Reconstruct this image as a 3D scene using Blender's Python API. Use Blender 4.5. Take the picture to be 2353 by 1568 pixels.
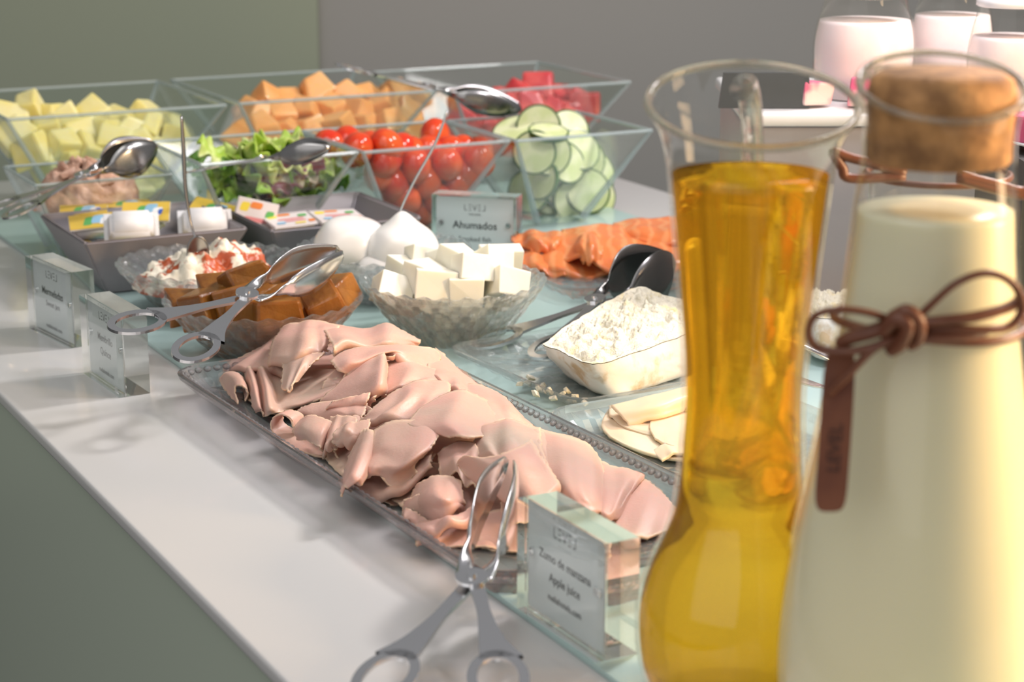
import bpy, bmesh, math, random
from mathutils import Vector, Matrix, noise
for o in list(bpy.data.objects): bpy.data.objects.remove(o)
C = bpy.context.scene.collection
sc = bpy.context.scene
R = math.radians
rnd = random.Random(7)

# ------------------------------------------------------------------ camera, world, lights, exposure
CAM_H, FPX, PITCH, TH = .45, 4600., R(14.43), R(27.5)      # slab top is z=0; u runs along the counter, v across it
cd = bpy.data.cameras.new('camera'); cam = bpy.data.objects.new('camera', cd); C.objects.link(cam)
cam.location = (0, 0, CAM_H); cam.rotation_euler = (R(90) - PITCH, 0, 0)
cd.sensor_width = 36; cd.lens = 36 * FPX / 2353; cd.clip_start = .05
cd.dof.use_dof = True; cd.dof.focus_distance = 1.5; cd.dof.aperture_fstop = 9.0
sc.camera = cam
w = bpy.data.worlds.new('world'); sc.world = w; w.use_nodes = True
w.node_tree.nodes['Background'].inputs[0].default_value = (.80, .80, .82, 1)
w.node_tree.nodes['Background'].inputs[1].default_value = .33
def area(name, loc, target, size, power, col):
    l = bpy.data.lights.new(name, 'AREA'); l.shape = 'RECTANGLE'; l.size, l.size_y = size; l.energy = power; l.color = col
    o = bpy.data.objects.new(name, l); C.objects.link(o); o.location = loc
    o.rotation_euler = (Vector(target) - Vector(loc)).to_track_quat('-Z', 'Y').to_euler()
    return o
area('ceiling_light', (.95, 2.25, 1.25), (-.1, 1.4, 0), (.22, .22), 25, (1, .95, .93))
area('ceiling_light', (-.5, .9, 1.9), (-.1, 1.6, 0), (.9, .9), 7, (1, .97, .95))
area('room_fill', (-1.3, -.9, 1.5), (0, 1.4, 0), (3, 3), 26, (1, .97, .95))  # broad soft fill added behind the camera, standing in for unseen room lights
area('warm_lamp', (1.0, .95, .42), (.2, .95, .16), (.25, .4), 21, (1, .68, .38))
area('shelf_light', (.45, 1.6, .95), (.42, 1.85, .3), (.3, .2), 7.5, (1, .93, .98))
sc.view_settings.view_transform = 'Standard'; sc.view_settings.look = 'None'
sc.view_settings.exposure = 0.0; sc.view_settings.gamma = 1.0; sc.view_settings.use_curve_mapping = False
cy = sc.cycles; cy.max_bounces = 12; cy.transmission_bounces = 10; cy.transparent_max_bounces = 28
cy.glossy_bounces = 4; cy.diffuse_bounces = 3; cy.sample_clamp_indirect = 4; cy.sample_clamp_direct = 12
cy.caustics_reflective = False; cy.blur_glossy = .6

# ------------------------------------------------------------------ placing helpers
def ray(px, py):
    a = (px - 1176.5) / FPX; b = -(py - 784) / FPX
    return Vector((a, math.cos(PITCH) + b * math.sin(PITCH), -math.sin(PITCH) + b * math.cos(PITCH)))
def G(px, py, z=0.): d = ray(px, py); return Vector((0, 0, CAM_H)) + d * ((z - CAM_H) / d.z)
def DY(px, py, y): d = ray(px, py); return Vector((0, 0, CAM_H)) + d * (y / d.y)
UU = Vector((-math.sin(TH), math.cos(TH), 0)); VV = Vector((math.cos(TH), math.sin(TH), 0))
def UV(u, v, z=0.): return UU * u + VV * v + Vector((0, 0, z))
def PU(px, py, u): d = ray(px, py); return Vector((0, 0, CAM_H)) + d * (u / d.dot(UU))

# ------------------------------------------------------------------ materials
def nt(name):
    m = bpy.data.materials.new(name); m.use_nodes = True; t = m.node_tree
    for n in list(t.nodes):
        if n.type != 'OUTPUT_MATERIAL': t.nodes.remove(n)
    return m, t, t.nodes['Material Output']
def prin(name, col, rough=.5, metal=0, spec=.5, sss=0, ssr=(1, .5, .3), sscale=.01, bump=None, col2=None, cscale=20, clo=.4, chi=.6, coat=0, tr=0, ior=1.45, detail=3):
    m, t, out = nt(name); b = t.nodes.new('ShaderNodeBsdfPrincipled'); t.links.new(b.outputs[0], out.inputs[0])
    b.inputs['Base Color'].default_value = (*col, 1); b.inputs['Roughness'].default_value = rough
    b.inputs['Metallic'].default_value = metal; b.inputs['Specular IOR Level'].default_value = spec
    b.inputs['IOR'].default_value = ior; b.inputs['Transmission Weight'].default_value = tr
    b.inputs['Coat Weight'].default_value = coat
    if sss:
        b.inputs['Subsurface Weight'].default_value = sss; b.inputs['Subsurface Radius'].default_value = ssr; b.inputs['Subsurface Scale'].default_value = sscale
    tc = t.nodes.new('ShaderNodeTexCoord')
    if col2:
        n = t.nodes.new('ShaderNodeTexNoise'); n.inputs['Scale'].default_value = cscale; n.inputs['Detail'].default_value = detail
        r = t.nodes.new('ShaderNodeValToRGB'); r.color_ramp.elements[0].position = clo; r.color_ramp.elements[1].position = chi
        r.color_ramp.elements[0].color = (*col, 1); r.color_ramp.elements[1].color = (*col2, 1)
        t.links.new(tc.outputs['Object'], n.inputs['Vector']); t.links.new(n.outputs['Fac'], r.inputs['Fac']); t.links.new(r.outputs['Color'], b.inputs['Base Color'])
    if bump:
        n = t.nodes.new('ShaderNodeTexNoise'); n.inputs['Scale'].default_value = bump[0]; n.inputs['Detail'].default_value = 4
        bu = t.nodes.new('ShaderNodeBump'); bu.inputs['Strength'].default_value = bump[1]; bu.inputs['Distance'].default_value = bump[2]
        t.links.new(tc.outputs['Object'], n.inputs['Vector']); t.links.new(n.outputs['Fac'], bu.inputs['Height']); t.links.new(bu.outputs[0], b.inputs['Normal'])
    return m
def thin_glass(name, col, gloss=(1, 1, 1), body=0, bcol=(.6, .7, .68), refr=0, ior=1.45, rough=.02):
    """clear glass: straight-through + fresnel reflection, optionally some refraction and some milky body"""
    m, t, out = nt(name); N = t.nodes.new; L = t.links.new
    tr = N('ShaderNodeBsdfTransparent'); tr.inputs[0].default_value = (*col, 1)
    gl = N('ShaderNodeBsdfGlossy'); gl.inputs['Color'].default_value = (*gloss, 1); gl.inputs['Roughness'].default_value = rough
    if refr >= .99: fr = N('ShaderNodeFresnel'); fr.inputs[0].default_value = ior; fo = fr.outputs[0]
    else:   # same on both sides of a thin wall
        lw = N('ShaderNodeLayerWeight'); lw.inputs[0].default_value = .5; pw = N('ShaderNodeMath'); pw.operation = 'POWER'; pw.inputs[1].default_value = 4.0; L(lw.outputs['Facing'], pw.inputs[0])
        ma = N('ShaderNodeMath'); ma.operation = 'MULTIPLY_ADD'; ma.inputs[1].default_value = .8; ma.inputs[2].default_value = ((ior - 1) / (ior + 1)) ** 2; L(pw.outputs[0], ma.inputs[0]); fo = ma.outputs[0]
    cur = tr.outputs[0]
    if refr:
        g = N('ShaderNodeBsdfRefraction'); g.inputs['Color'].default_value = (*col, 1); g.inputs['IOR'].default_value = ior; g.inputs['Roughness'].default_value = .03
        mx = N('ShaderNodeMixShader'); mx.inputs[0].default_value = refr; L(cur, mx.inputs[1]); L(g.outputs[0], mx.inputs[2]); cur = mx.outputs[0]
    if body:
        d = N('ShaderNodeBsdfDiffuse'); d.inputs[0].default_value = (*bcol, 1)
        mx = N('ShaderNodeMixShader'); mx.inputs[0].default_value = body; L(cur, mx.inputs[1]); L(d.outputs[0], mx.inputs[2]); cur = mx.outputs[0]
    mx = N('ShaderNodeMixShader'); L(fo, mx.inputs[0]); L(cur, mx.inputs[1]); L(gl.outputs[0], mx.inputs[2]); L(mx.outputs[0], out.inputs[0])
    return m
M = {}
M['counter'] = prin('white_counter', (.61, .60, .585), .16, coat=.3)
M['front'] = prin('counter_front', (.47, .53, .43), .25)
M['slab'] = prin('frosted_glass', (.34, .47, .43), .20, col2=(.40, .53, .51), cscale=2)
M['slab_edge'] = prin('glass_edge', (.36, .56, .47), .15)
M['wall_g'] = prin('sage_wall', (.31, .35, .265), .6)
M['wall_m'] = prin('grey_wall', (.32, .32, .305), .6)
M['floor'] = prin('dark_floor', (.08, .08, .08), .5)
M['glass'] = thin_glass('clear_glass', (.955, .975, .965), ior=1.45)
M['glassedge'] = thin_glass('glass_rim', (.85, .90, .89), body=.42, bcol=(.58, .65, .65))
M['crystal'] = thin_glass('cut_crystal', (.985, .99, .99), refr=.32, body=.05, bcol=(.9, .93, .93), ior=1.5)
M['platter'] = thin_glass('platter_crystal', (.95, .945, .955), refr=.65, body=.03, bcol=(.85, .85, .88), ior=1.5)
M['acrylic'] = thin_glass('clear_acrylic', (.95, .97, .955), refr=1.0, ior=1.45, rough=.01)
M['carafe'] = thin_glass('carafe_glass', (.97, .97, .95), ior=1.3)
M['rimglass'] = thin_glass('thick_rim_glass', (.93, .92, .86), refr=.7, body=.06, bcol=(.9, .9, .85))
M['steel'] = prin('polished_steel', (.78, .78, .79), .2, metal=1, bump=(90, .04, .001))
M['dsteel'] = prin('dark_steel', (.34, .335, .33), .25, metal=1)
M['chrome'] = prin('chrome', (.85, .85, .85), .1, metal=1)
def ham_mat():
    m = prin('cooked_ham', (.63, .37, .30), .44, spec=.35, sss=.25, ssr=(1, .3, .18), sscale=.004, col2=(.57, .37, .29), cscale=16, bump=(420, .3, .0008))
    t = m.node_tree; b = [n for n in t.nodes if n.type == 'BSDF_PRINCIPLED'][0]
    src = b.inputs['Base Color'].links[0].from_socket
    # greyish and pale patches with their own shape
    n = t.nodes.new('ShaderNodeTexNoise'); n.inputs['Scale'].default_value = 9; r = t.nodes.new('ShaderNodeValToRGB')
    r.color_ramp.elements[0].position = .60; r.color_ramp.elements[1].position = .72
    tc = [x for x in t.nodes if x.type == 'TEX_COORD'][0]; t.links.new(tc.outputs['Object'], n.inputs['Vector']); t.links.new(n.outputs['Fac'], r.inputs['Fac'])
    mx = t.nodes.new('ShaderNodeMix'); mx.data_type = 'RGBA'; t.links.new(r.outputs['Color'], mx.inputs[0]); t.links.new(src, mx.inputs[6]); mx.inputs[7].default_value = (.54, .41, .32, 1)
    ra = t.nodes.new('ShaderNodeAttribute'); ra.attribute_name = 'rim'; m3 = t.nodes.new('ShaderNodeMix'); m3.data_type = 'RGBA'
    mm = t.nodes.new('ShaderNodeMath'); mm.operation = 'MULTIPLY'; mm.inputs[1].default_value = .75; t.links.new(ra.outputs['Fac'], mm.inputs[0]); t.links.new(mm.outputs[0], m3.inputs[0])
    t.links.new(mx.outputs[2], m3.inputs[6]); m3.inputs[7].default_value = (.80, .58, .40, 1); t.links.new(m3.outputs[2], b.inputs['Base Color']); return m
M['ham'] = ham_mat()
M['pine'] = prin('pineapple', (.78, .68, .24), .35, sss=.5, ssr=(1, .8, .2), col2=(.80, .75, .40), cscale=25, bump=(120, .3, .001))
M['melon'] = prin('melon', (.82, .38, .12), .3, sss=.4, ssr=(1, .5, .1), col2=(.86, .48, .20), cscale=18, bump=(120, .2, .001))
M['water'] = prin('watermelon', (.55, .045, .055), .3, sss=.4, ssr=(1, .2, .1), col2=(.70, .12, .10), cscale=30, bump=(150, .4, .001))
M['tomato'] = prin('tomato_skin', (.60, .035, .012), .12, sss=.25, ssr=(1, .2, .05), col2=(.68, .10, .02), cscale=25, coat=.4)
M['cuke'] = prin('cucumber_flesh', (.72, .74, .45), .3, sss=.2, ssr=(.7, 1, .3), col2=(.58, .64, .30), cscale=45)
M['cukeskin'] = prin('cucumber_skin', (.02, .07, .012), .3, col2=(.05, .13, .02), cscale=60)
M['leaf'] = prin('lettuce_light', (.36, .52, .06), .45, sss=.2, ssr=(.6, 1, .2), sscale=.003, col2=(.60, .66, .28), cscale=22)
M['leafd'] = prin('lettuce_dark', (.10, .24, .02), .45, col2=(.26, .42, .06), cscale=30)
M['leafp'] = prin('radicchio', (.11, .015, .03), .4, col2=(.66, .62, .52), cscale=28, clo=.48, chi=.56)
M['tuna'] = prin('tuna', (.50, .29, .20), .45, sss=.2, ssr=(1, .5, .3), col2=(.66, .43, .32), cscale=60, bump=(200, .7, .002))
M['porc'] = prin('grey_porcelain', (.235, .215, .225), .35)
M['white'] = prin('white_porcelain', (.80, .79, .80), .2)
M['riser'] = prin('warm_grey_porcelain', (.34, .31, .305), .35)
M['tub'] = prin('white_tub_plastic', (.78, .77, .76), .35, sss=.3, ssr=(1, 1, 1), sscale=.003)
M['yfoil'] = prin('yellow_foil', (.72, .50, .08), .3)
M['green'] = prin('green_print', (.12, .42, .12), .4)
M['blue'] = prin('blue_print', (.30, .55, .75), .4)
M['dblue'] = prin('dark_blue_print', (.06, .14, .50), .4)
M['wprint'] = prin('white_print', (.82, .84, .84), .4)
M['jamfoil'] = prin('jam_foil', (.76, .70, .68), .35)
M['pinkp'] = prin('pink_print', (.75, .28, .28), .4)
M['orangep'] = prin('orange_print', (.80, .25, .06), .4)
M['yellowp'] = prin('yellow_print', (.85, .68, .08), .4)
M['cheese'] = prin('white_cheese', (.86, .82, .68), .4, sss=.5, ssr=(1, .95, .7), sscale=.006, bump=(160, .12, .001))
M['mozz'] = prin('mozzarella', (.84, .82, .77), .22, sss=.5, ssr=(1, .95, .85), sscale=.008, coat=.2)
M['quince'] = prin('quince_paste', (.18, .064, .010), .25, sss=.5, ssr=(1, .35, .06), sscale=.012, col2=(.29, .115, .018), cscale=35, bump=(260, .5, .0012))
M['brierind'] = prin('brie_rind', (.80, .77, .70), .65, col2=(.58, .43, .26), cscale=38, clo=.56, chi=.68, bump=(60, .4, .002), detail=6)
M['briecut'] = prin('brie_crumb', (.74, .69, .54), .7, sss=.1, ssr=(1, .9, .6), sscale=.004, col2=(.82, .66, .30), cscale=55, clo=.55, chi=.75, bump=(170, 1, .004), detail=6)
M['slice'] = prin('sliced_cheese', (.84, .62, .42), .4, sss=.4, ssr=(1, .8, .4), sscale=.006, col2=(.86, .72, .50), cscale=12)
def salmon_mat():
    m, t, out = nt('smoked_salmon'); N = t.nodes.new; L = t.links.new
    b = N('ShaderNodeBsdfPrincipled'); L(b.outputs[0], out.inputs[0]); b.inputs['Roughness'].default_value = .25; b.inputs['Subsurface Weight'].default_value = .4
    b.inputs['Subsurface Radius'].default_value = (1, .4, .1); b.inputs['Subsurface Scale'].default_value = .006
    tc = N('ShaderNodeTexCoord'); wv = N('ShaderNodeTexWave'); wv.inputs['Scale'].default_value = 20; wv.inputs['Distortion'].default_value = 7; wv.inputs['Detail'].default_value = 2
    r = N('ShaderNodeValToRGB'); r.color_ramp.elements[0].color = (.72, .20, .06, 1); r.color_ramp.elements[1].color = (.78, .29, .11, 1); r.color_ramp.elements[0].position = .55; r.color_ramp.elements[1].position = .95
    L(tc.outputs['Object'], wv.inputs[0]); L(wv.outputs['Fac'], r.inputs[0]); L(r.outputs[0], b.inputs['Base Color']); return m
M['salmon'] = salmon_mat()
M['hummus'] = prin('white_dip', (.80, .74, .60), .35, sss=.3, ssr=(1, .9, .7), sscale=.005, col2=(.42, .085, .025), cscale=48, clo=.51, chi=.57, bump=(60, .5, .003), detail=5)
M['milk'] = prin('milk', (.76, .72, .51), .3, sss=.35, ssr=(1, .9, .6), sscale=.015)
M['pinkmilk'] = prin('pink_yogurt', (.86, .72, .72), .3, sss=.4, ssr=(1, .8, .8), sscale=.02)
M['cork'] = prin('cork', (.24, .115, .04), .75, col2=(.56, .29, .11), cscale=70, clo=.35, chi=.65, bump=(130, .6, .002), detail=6)
M['leather'] = prin('brown_leather', (.13, .042, .02), .42, col2=(.17, .06, .028), cscale=40, bump=(200, .3, .0006))
M['leatherd'] = prin('stamped_ink', (.035, .015, .012), .5)
M['dark'] = prin('dark_slate', (.028, .03, .028), .4)
M['paper'] = prin('card_paper', (.86, .87, .88), .5)
M['ink'] = prin('ink', (.035, .035, .04), .5)
M['inkg'] = prin('grey_ink', (.16, .16, .17), .5)
M['pinkcube'] = prin('pink_marshmallow', (.60, .10, .20), .5, sss=.3, ssr=(1, .6, .6), col2=(.78, .55, .50), cscale=24, clo=.5, chi=.6)
def juice_mat():
    m, t, out = nt('apple_juice'); N = t.nodes.new; L = t.links.new
    g = N('ShaderNodeBsdfRefraction'); g.inputs['Color'].default_value = (.965, .745, .18, 1); g.inputs['IOR'].default_value = 1.33
    tr = N('ShaderNodeBsdfTransparent'); tr.inputs[0].default_value = (.965, .745, .18, 1)
    mx = N('ShaderNodeMixShader'); mx.inputs[0].default_value = .8; L(tr.outputs[0], mx.inputs[1]); L(g.outputs[0], mx.inputs[2])
    gl = N('ShaderNodeBsdfGlossy'); gl.inputs['Roughness'].default_value = .03; fr = N('ShaderNodeValue'); fr.outputs[0].default_value = .03
    m2 = N('ShaderNodeMixShader'); L(fr.outputs[0], m2.inputs[0]); L(mx.outputs[0], m2.inputs[1]); L(gl.outputs[0], m2.inputs[2]); 
    d = N('ShaderNodeBsdfTranslucent'); d.inputs[0].default_value = (.95, .55, .05, 1)
    m3 = N('ShaderNodeMixShader'); m3.inputs[0].default_value = .12; L(m2.outputs[0], m3.inputs[1]); L(d.outputs[0], m3.inputs[2]); L(m3.outputs[0], out.inputs[0])
    return m
M['juice'] = juice_mat()

# ------------------------------------------------------------------ object helpers
def tag(o, label, cat, group=None, kind=None):
    o['label'] = label; o['category'] = cat
    if group: o['group'] = group
    if kind: o['kind'] = kind
    return o
def link(name, me, mat=None, parent=None, smooth=True):
    if mat and not me.materials: me.materials.append(M[mat] if isinstance(mat, str) else mat)
    if smooth:
        for p in me.polygons: p.use_smooth = True
    o = bpy.data.objects.new(name, me); C.objects.link(o)
    if parent: o.parent = parent
    return o
def mesh(name, vs, fs, mat, parent=None, smooth=True, matrix=None):
    me = bpy.data.meshes.new(name)
    if parent is not None and matrix is None: iv = MAT[parent.name].inverted() if parent.name in MAT else Matrix(); vs = [iv @ Vector(v) for v in vs]
    me.from_pydata([tuple(v) for v in vs], [], fs); me.update()
    o = link(name, me, mat, parent, smooth)
    return o
def bm_obj(name, bm, mat, parent=None, smooth=False):
    me = bpy.data.meshes.new(name); bmesh.ops.recalc_face_normals(bm, faces=bm.faces); bm.to_mesh(me); bm.free(); return link(name, me, mat, parent, smooth)
MAT = {}
def empty(name, loc, label, cat, group=None, rz=0, mat=None):
    o = bpy.data.objects.new(name, None); C.objects.link(o)
    if mat is not None: o.matrix_world = mat; o.matrix_local = mat
    else: o.location = loc; o.rotation_euler = (0, 0, rz); o.matrix_local = Matrix.Translation(Vector(loc)) @ Matrix.Rotation(rz, 4, 'Z')
    o.empty_display_size = .01; MAT[o.name] = mat.copy() if mat is not None else Matrix.Translation(Vector(loc)) @ Matrix.Rotation(rz, 4, 'Z')
    return tag(o, label, cat, group)
def box_bm(sx, sy, sz, bevel=0, seg=2, c=(0, 0, 0)):
    bm = bmesh.new(); bmesh.ops.create_cube(bm, size=1); bmesh.ops.scale(bm, vec=(sx, sy, sz), verts=bm.verts); bmesh.ops.translate(bm, vec=c, verts=bm.verts)
    if bevel: bmesh.ops.bevel(bm, geom=list(bm.edges), offset=bevel, segments=seg, affect='EDGES', profile=.6)
    return bm
def uvbox(name, u0, u1, v0, v1, z0, z1, mat, bevel=0, kind=None):
    bm = box_bm(v1 - v0, u1 - u0, z1 - z0, bevel); o = bm_obj(name, bm, mat)
    o.matrix_local = Matrix.Translation(UV((u0 + u1) / 2, (v0 + v1) / 2, (z0 + z1) / 2)) @ Matrix.Rotation(TH, 4, 'Z')
    if kind: o['kind'] = kind
    return o
def cr(p0, p1, p2, p3, t):
    t2 = t * t; t3 = t2 * t
    return [.5 * ((2 * b) + (-a + c) * t + (2 * a - 5 * b + 4 * c - d) * t2 + (-a + 3 * b - 3 * c + d) * t3) for a, b, c, d in zip(p0, p1, p2, p3)]
def spline(pts, n):
    P = [tuple(p) for p in pts]
    if len(P) == 2: P = [P[0], tuple((a + b) / 2 for a, b in zip(*P)), P[1]]
    P = [tuple(2 * a - b for a, b in zip(P[0], P[1]))] + P + [tuple(2 * a - b for a, b in zip(P[-1], P[-2]))]
    k = len(P) - 3; out = []
    for i in range(n + 1):
        s = i / n * k; j = min(int(s), k - 1); out.append(cr(P[j], P[j + 1], P[j + 2], P[j + 3], s - j))
    return out
def sweep(path, rad, seg=10, closed_ends=True, flat=1.0, up=None):
    """tube along path; rad a number or list; flat squashes across 'up'"""
    vs, fs = [], []; n = len(path); P = [Vector(p) for p in path]
    prev = None
    for i, p in enumerate(P):
        t = (P[min(i + 1, n - 1)] - P[max(i - 1, 0)]).normalized()
        if up is not None: a = Vector(up).cross(t).normalized()
        elif prev is None: a = t.cross(Vector((0, 0, 1)) if abs(t.z) < .9 else Vector((1, 0, 0))).normalized()
        else: a = (prev - t * prev.dot(t)).normalized()
        prev = a; b = t.cross(a); r = rad[i] if isinstance(rad, (list, tuple)) else rad
        for k in range(seg):
            th = 2 * math.pi * k / seg; vs.append(p + a * math.cos(th) * r + b * math.sin(th) * r * flat)
    for i in range(n - 1):
        for k in range(seg): fs.append((i * seg + k, i * seg + (k + 1) % seg, (i + 1) * seg + (k + 1) % seg, (i + 1) * seg + k))
    if closed_ends: fs.append(tuple(range(seg))[::-1]); fs.append(tuple(range((n - 1) * seg, n * seg)))
    return vs, fs
def lathe(name, prof, mat, c, parent=None, seg=72, warp=None):
    vs, fs = [], []; n = len(prof)
    for i, (r, z) in enumerate(prof):
        for k in range(seg):
            th = 2 * math.pi * k / seg; v = Vector((r * math.cos(th), r * math.sin(th), z))
            if warp: v = warp(v, th, i)
            vs.append(v + Vector(c))
    for i in range(n - 1):
        for k in range(seg): fs.append((i * seg + k, i * seg + (k + 1) % seg, (i + 1) * seg + (k + 1) % seg, (i + 1) * seg + k))
    if prof[0][0] > 1e-5: fs.append(tuple(range(seg))[::-1])
    if prof[-1][0] > 1e-5 and not (abs(prof[0][0] - prof[-1][0]) < 1e-6 and abs(prof[0][1] - prof[-1][1]) < 1e-6): fs.append(tuple(range((n - 1) * seg, n * seg)))
    return mesh(name, vs, fs, mat, parent)
def sheet(name, rows, mat, label, cat, group, curl=None, thick=.0017, ripple=None, nu=26, nv=30, rag=.0012, parent=None, seed=0, zs=.001, wav=1.0):
    """a thin limp slice through control rows of (px, py, z in mm), its front edge rolled under by curl=(radius mm, degrees)"""
    W = [[G(px, py, z * zs) for px, py, z in r] for r in rows]
    A = [spline(r, nu) for r in W]; cols = [spline([A[j][i] for j in range(len(A))], nv) for i in range(nu + 1)]
    grid = []; rims = []
    for i, c in enumerate(cols):
        c = [Vector(p) for p in c]; s = i / nu
        # rounded outline: shrink the length of the end columns a little
        if ripple:
            for j, p in enumerate(c): p.z += ripple[0] * math.sin(ripple[1] * s * 6.28 + ripple[2] + j / nv) * (.3 + .7 * j / nv)
        t = (c[-1] - c[-3]).normalized(); n = Vector((0, 0, 1)); n = (n - t * n.dot(t)).normalized()
        if curl:
            r = curl[0] * .001 * (1 + .35 * math.sin(5 * s + seed)); e = c[-1].copy(); K = 10
            for k in range(1, K + 1):
                a = R(curl[1]) * k / K * (1 + .2 * math.sin(3 * s + seed * 2)); c.append(e + t * r * math.sin(a) - n * r * (1 - math.cos(a)))
        grid.append(c)
    m = len(grid[0]); vs, fs = [], []
    for i, c in enumerate(grid):
        s = i / nu
        for j, p in enumerate(c):
            q = p * 1.0
            edge = min(i, nu - i, j, m - 1 - j)
            f = noise.noise(q * 60 + Vector((seed * 3.1, 0, 0))) * .0014 * wav
            f += wav * (noise.noise(Vector((s * 4.6, j / nv * 1.1, seed * 2.7))) * .0048 + .0016 * math.sin(s * 15 + seed * 3 + 1.3 * j / nv)) * (.25 + .75 * min(1, j / nv)) * min(1, 2.2 * s + .3, 2.2 * (1 - s) + .3)
            q.z += f; rims.append(max(0, 1 - edge / 1.6))
            if edge == 0:
                q += Vector((noise.noise(q * 400), noise.noise(q * 400 + Vector((9, 0, 0))), 0)) * rag
            vs.append(q)
    for i in range(nu):
        for j in range(m - 1): fs.append((i * m + j, (i + 1) * m + j, (i + 1) * m + j + 1, i * m + j + 1))
    o = mesh(name, vs, fs, mat, parent)
    at = o.data.attributes.new('rim', 'FLOAT', 'POINT'); at.data.foreach_set('value', rims)
    so = o.modifiers.new('thickness', 'SOLIDIFY'); so.thickness = thick; so.offset = 0
    if label: tag(o, label, cat, group)
    return o
def chunk_mesh(name, s, jit, bev, seed, taper=0, sub=0):
    r = random.Random(seed); bm = bmesh.new(); bmesh.ops.create_cube(bm, size=1)
    for v in bm.verts:
        k = 1 - taper * (v.co.z + .5); v.co = Vector((v.co.x * s[0] * k, v.co.y * s[1] * k, v.co.z * s[2])) + Vector((r.uniform(-1, 1), r.uniform(-1, 1), r.uniform(-1, 1))) * jit
    bmesh.ops.bevel(bm, geom=list(bm.edges), offset=bev, segments=2, affect='EDGES', profile=.6)
    bmesh.ops.recalc_face_normals(bm, faces=bm.faces)
    me = bpy.data.meshes.new(name); bm.to_mesh(me); bm.free(); return me

# ------------------------------------------------------------------ setting
fl = uvbox('floor', -1.5, 6.5, -3, 5, -.95, -.9, 'floor', kind='structure')
def wall(name, x0, x1, y, z0, z1, mat):
    o = mesh(name, [(x0, y, z0), (x1, y, z0), (x1, y + .1, z0), (x0, y + .1, z0), (x0, y, z1), (x1, y, z1), (x1, y + .1, z1), (x0, y + .1, z1)],
             [(0, 1, 5, 4), (1, 2, 6, 5), (2, 3, 7, 6), (3, 0, 4, 7), (4, 5, 6, 7), (3, 2, 1, 0)], mat, smooth=False); o['kind'] = 'structure'; return o
wall('wall_left', -3.2, -.335, 3.48, -.9, 1.6, 'wall_g')
wall('wall_back', -.335, 3.2, 3.5, -.9, 1.6, 'wall_m')
ctr = empty('buffet_counter', UV(1.4, .83, -.9), 'long white topped buffet counter with a sage green front', 'counter', rz=TH)
ctr.location = UV(1.41, .852, -.9)
bm = box_bm(.98, 2.43, .884, 0, 1, (0, 0, .443)); body = bm_obj('body', bm, 'front', ctr)
bm = box_bm(.986, 2.44, .010, .003, 4, (0, 0, .8908)); top = bm_obj('worktop', bm, 'counter', ctr, True)
bm = box_bm(.70, 1.96, .004, .0012, 2)
slab = bm_obj('glass_panel', bm, 'slab'); tag(slab, 'frosted aqua glass panel set on the white counter under the dishes', 'glass panel')
# fix the panel and worktop at their real extents
slab.matrix_local = Matrix.Translation(UV(1.43, .866, -.0022)) @ Matrix.Rotation(TH, 4, 'Z')

# ------------------------------------------------------------------ square flared glass bowls
def square_dish(name, u0, v0, size, ztop, inset, label, cat, mat, t=.004, z0=0, rot=0, size_v=None, edges=True, group=None, rimw=None):
    sv = size_v or size; cu, cv = u0 + size / 2, v0 + sv / 2; c = UV(cu, cv, z0)
    e = empty(name, c, label, cat, group, TH + rot)
    def ring(hx, hy, z): return [(hx * sx, hy * sy, z) for sx, sy in ((-1, -1), (1, -1), (1, 1), (-1, 1))]
    hx, hy = sv / 2, size / 2; h = ztop - z0
    rings = [ring(hx - inset, hy - inset, 0), ring(hx, hy, h), ring(hx - t, hy - t, h), ring(hx - inset - t * .6, hy - inset - t * .6, t * 1.4)]
    vs = [v for r in rings for v in r]; fs = [(3, 2, 1, 0)]
    for j in range(3):
        for k in range(4): fs.append((j * 4 + k, j * 4 + (k + 1) % 4, j * 4 + 4 + (k + 1) % 4, j * 4 + 4 + k))
    fs.append((12, 13, 14, 15))
    me = bpy.data.meshes.new('wall'); me.from_pydata(vs, [], fs); me.update()
    if mat == 'porc':
        bm = bmesh.new(); bm.from_mesh(me); bmesh.ops.bevel(bm, geom=list(bm.edges), offset=.0022, segments=3, affect='EDGES'); bm.to_mesh(me); bm.free()
    w_ = link('wall', me, mat, e, smooth=False)
    if edges:
        r = .0016 if not rimw else rimw
        p1 = [Vector(v) for v in ring(hx - t / 2, hy - t / 2, h)]; p0 = [Vector(v) for v in ring(hx - inset - t * .3, hy - inset - t * .3, t)]
        vs, fs = [], []
        for k in range(4):
            a, b = sweep([p1[k], p1[(k + 1) % 4]], t * .55, 6); fs += [tuple(i + len(vs) for i in f) for f in b]; vs += a
        me = bpy.data.meshes.new('rim'); me.from_pydata([tuple(v) for v in vs], [], fs); link('rim', me, 'glassedge', e, False)
        for k in range(4):
            a, b = sweep([p0[k] * .995, p1[k]], [t * 1.25, t * .6], 6); me = bpy.data.meshes.new('corner_edge'); me.from_pydata([tuple(v) for v in a], [], b); link('corner_edge', me, 'glassedge', e, False)
    return e
square_dish('square_bowl', 1.961, 1.025, .18, .11, .058, 'flared square glass bowl holding cucumber slices, rightmost of the front row', 'bowl', 'glass', group='square glass bowls')
square_dish('square_bowl', 1.965, .842, .18, .11, .058, 'flared square glass bowl of cherry tomatoes', 'bowl', 'glass', group='square glass bowls')
square_dish('square_bowl', 1.968, .660, .18, .11, .058, 'flared square glass bowl of green salad leaves', 'bowl', 'glass', group='square glass bowls')
square_dish('square_bowl', 2.25, .530, .262, .13, .08, 'large flared square glass bowl of yellow pineapple at the left', 'bowl', 'glass', group='square glass bowls')
square_dish('square_bowl', 2.255, .808, .262, .13, .08, 'large flared square glass bowl of orange melon', 'bowl', 'glass', group='square glass bowls')
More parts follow.
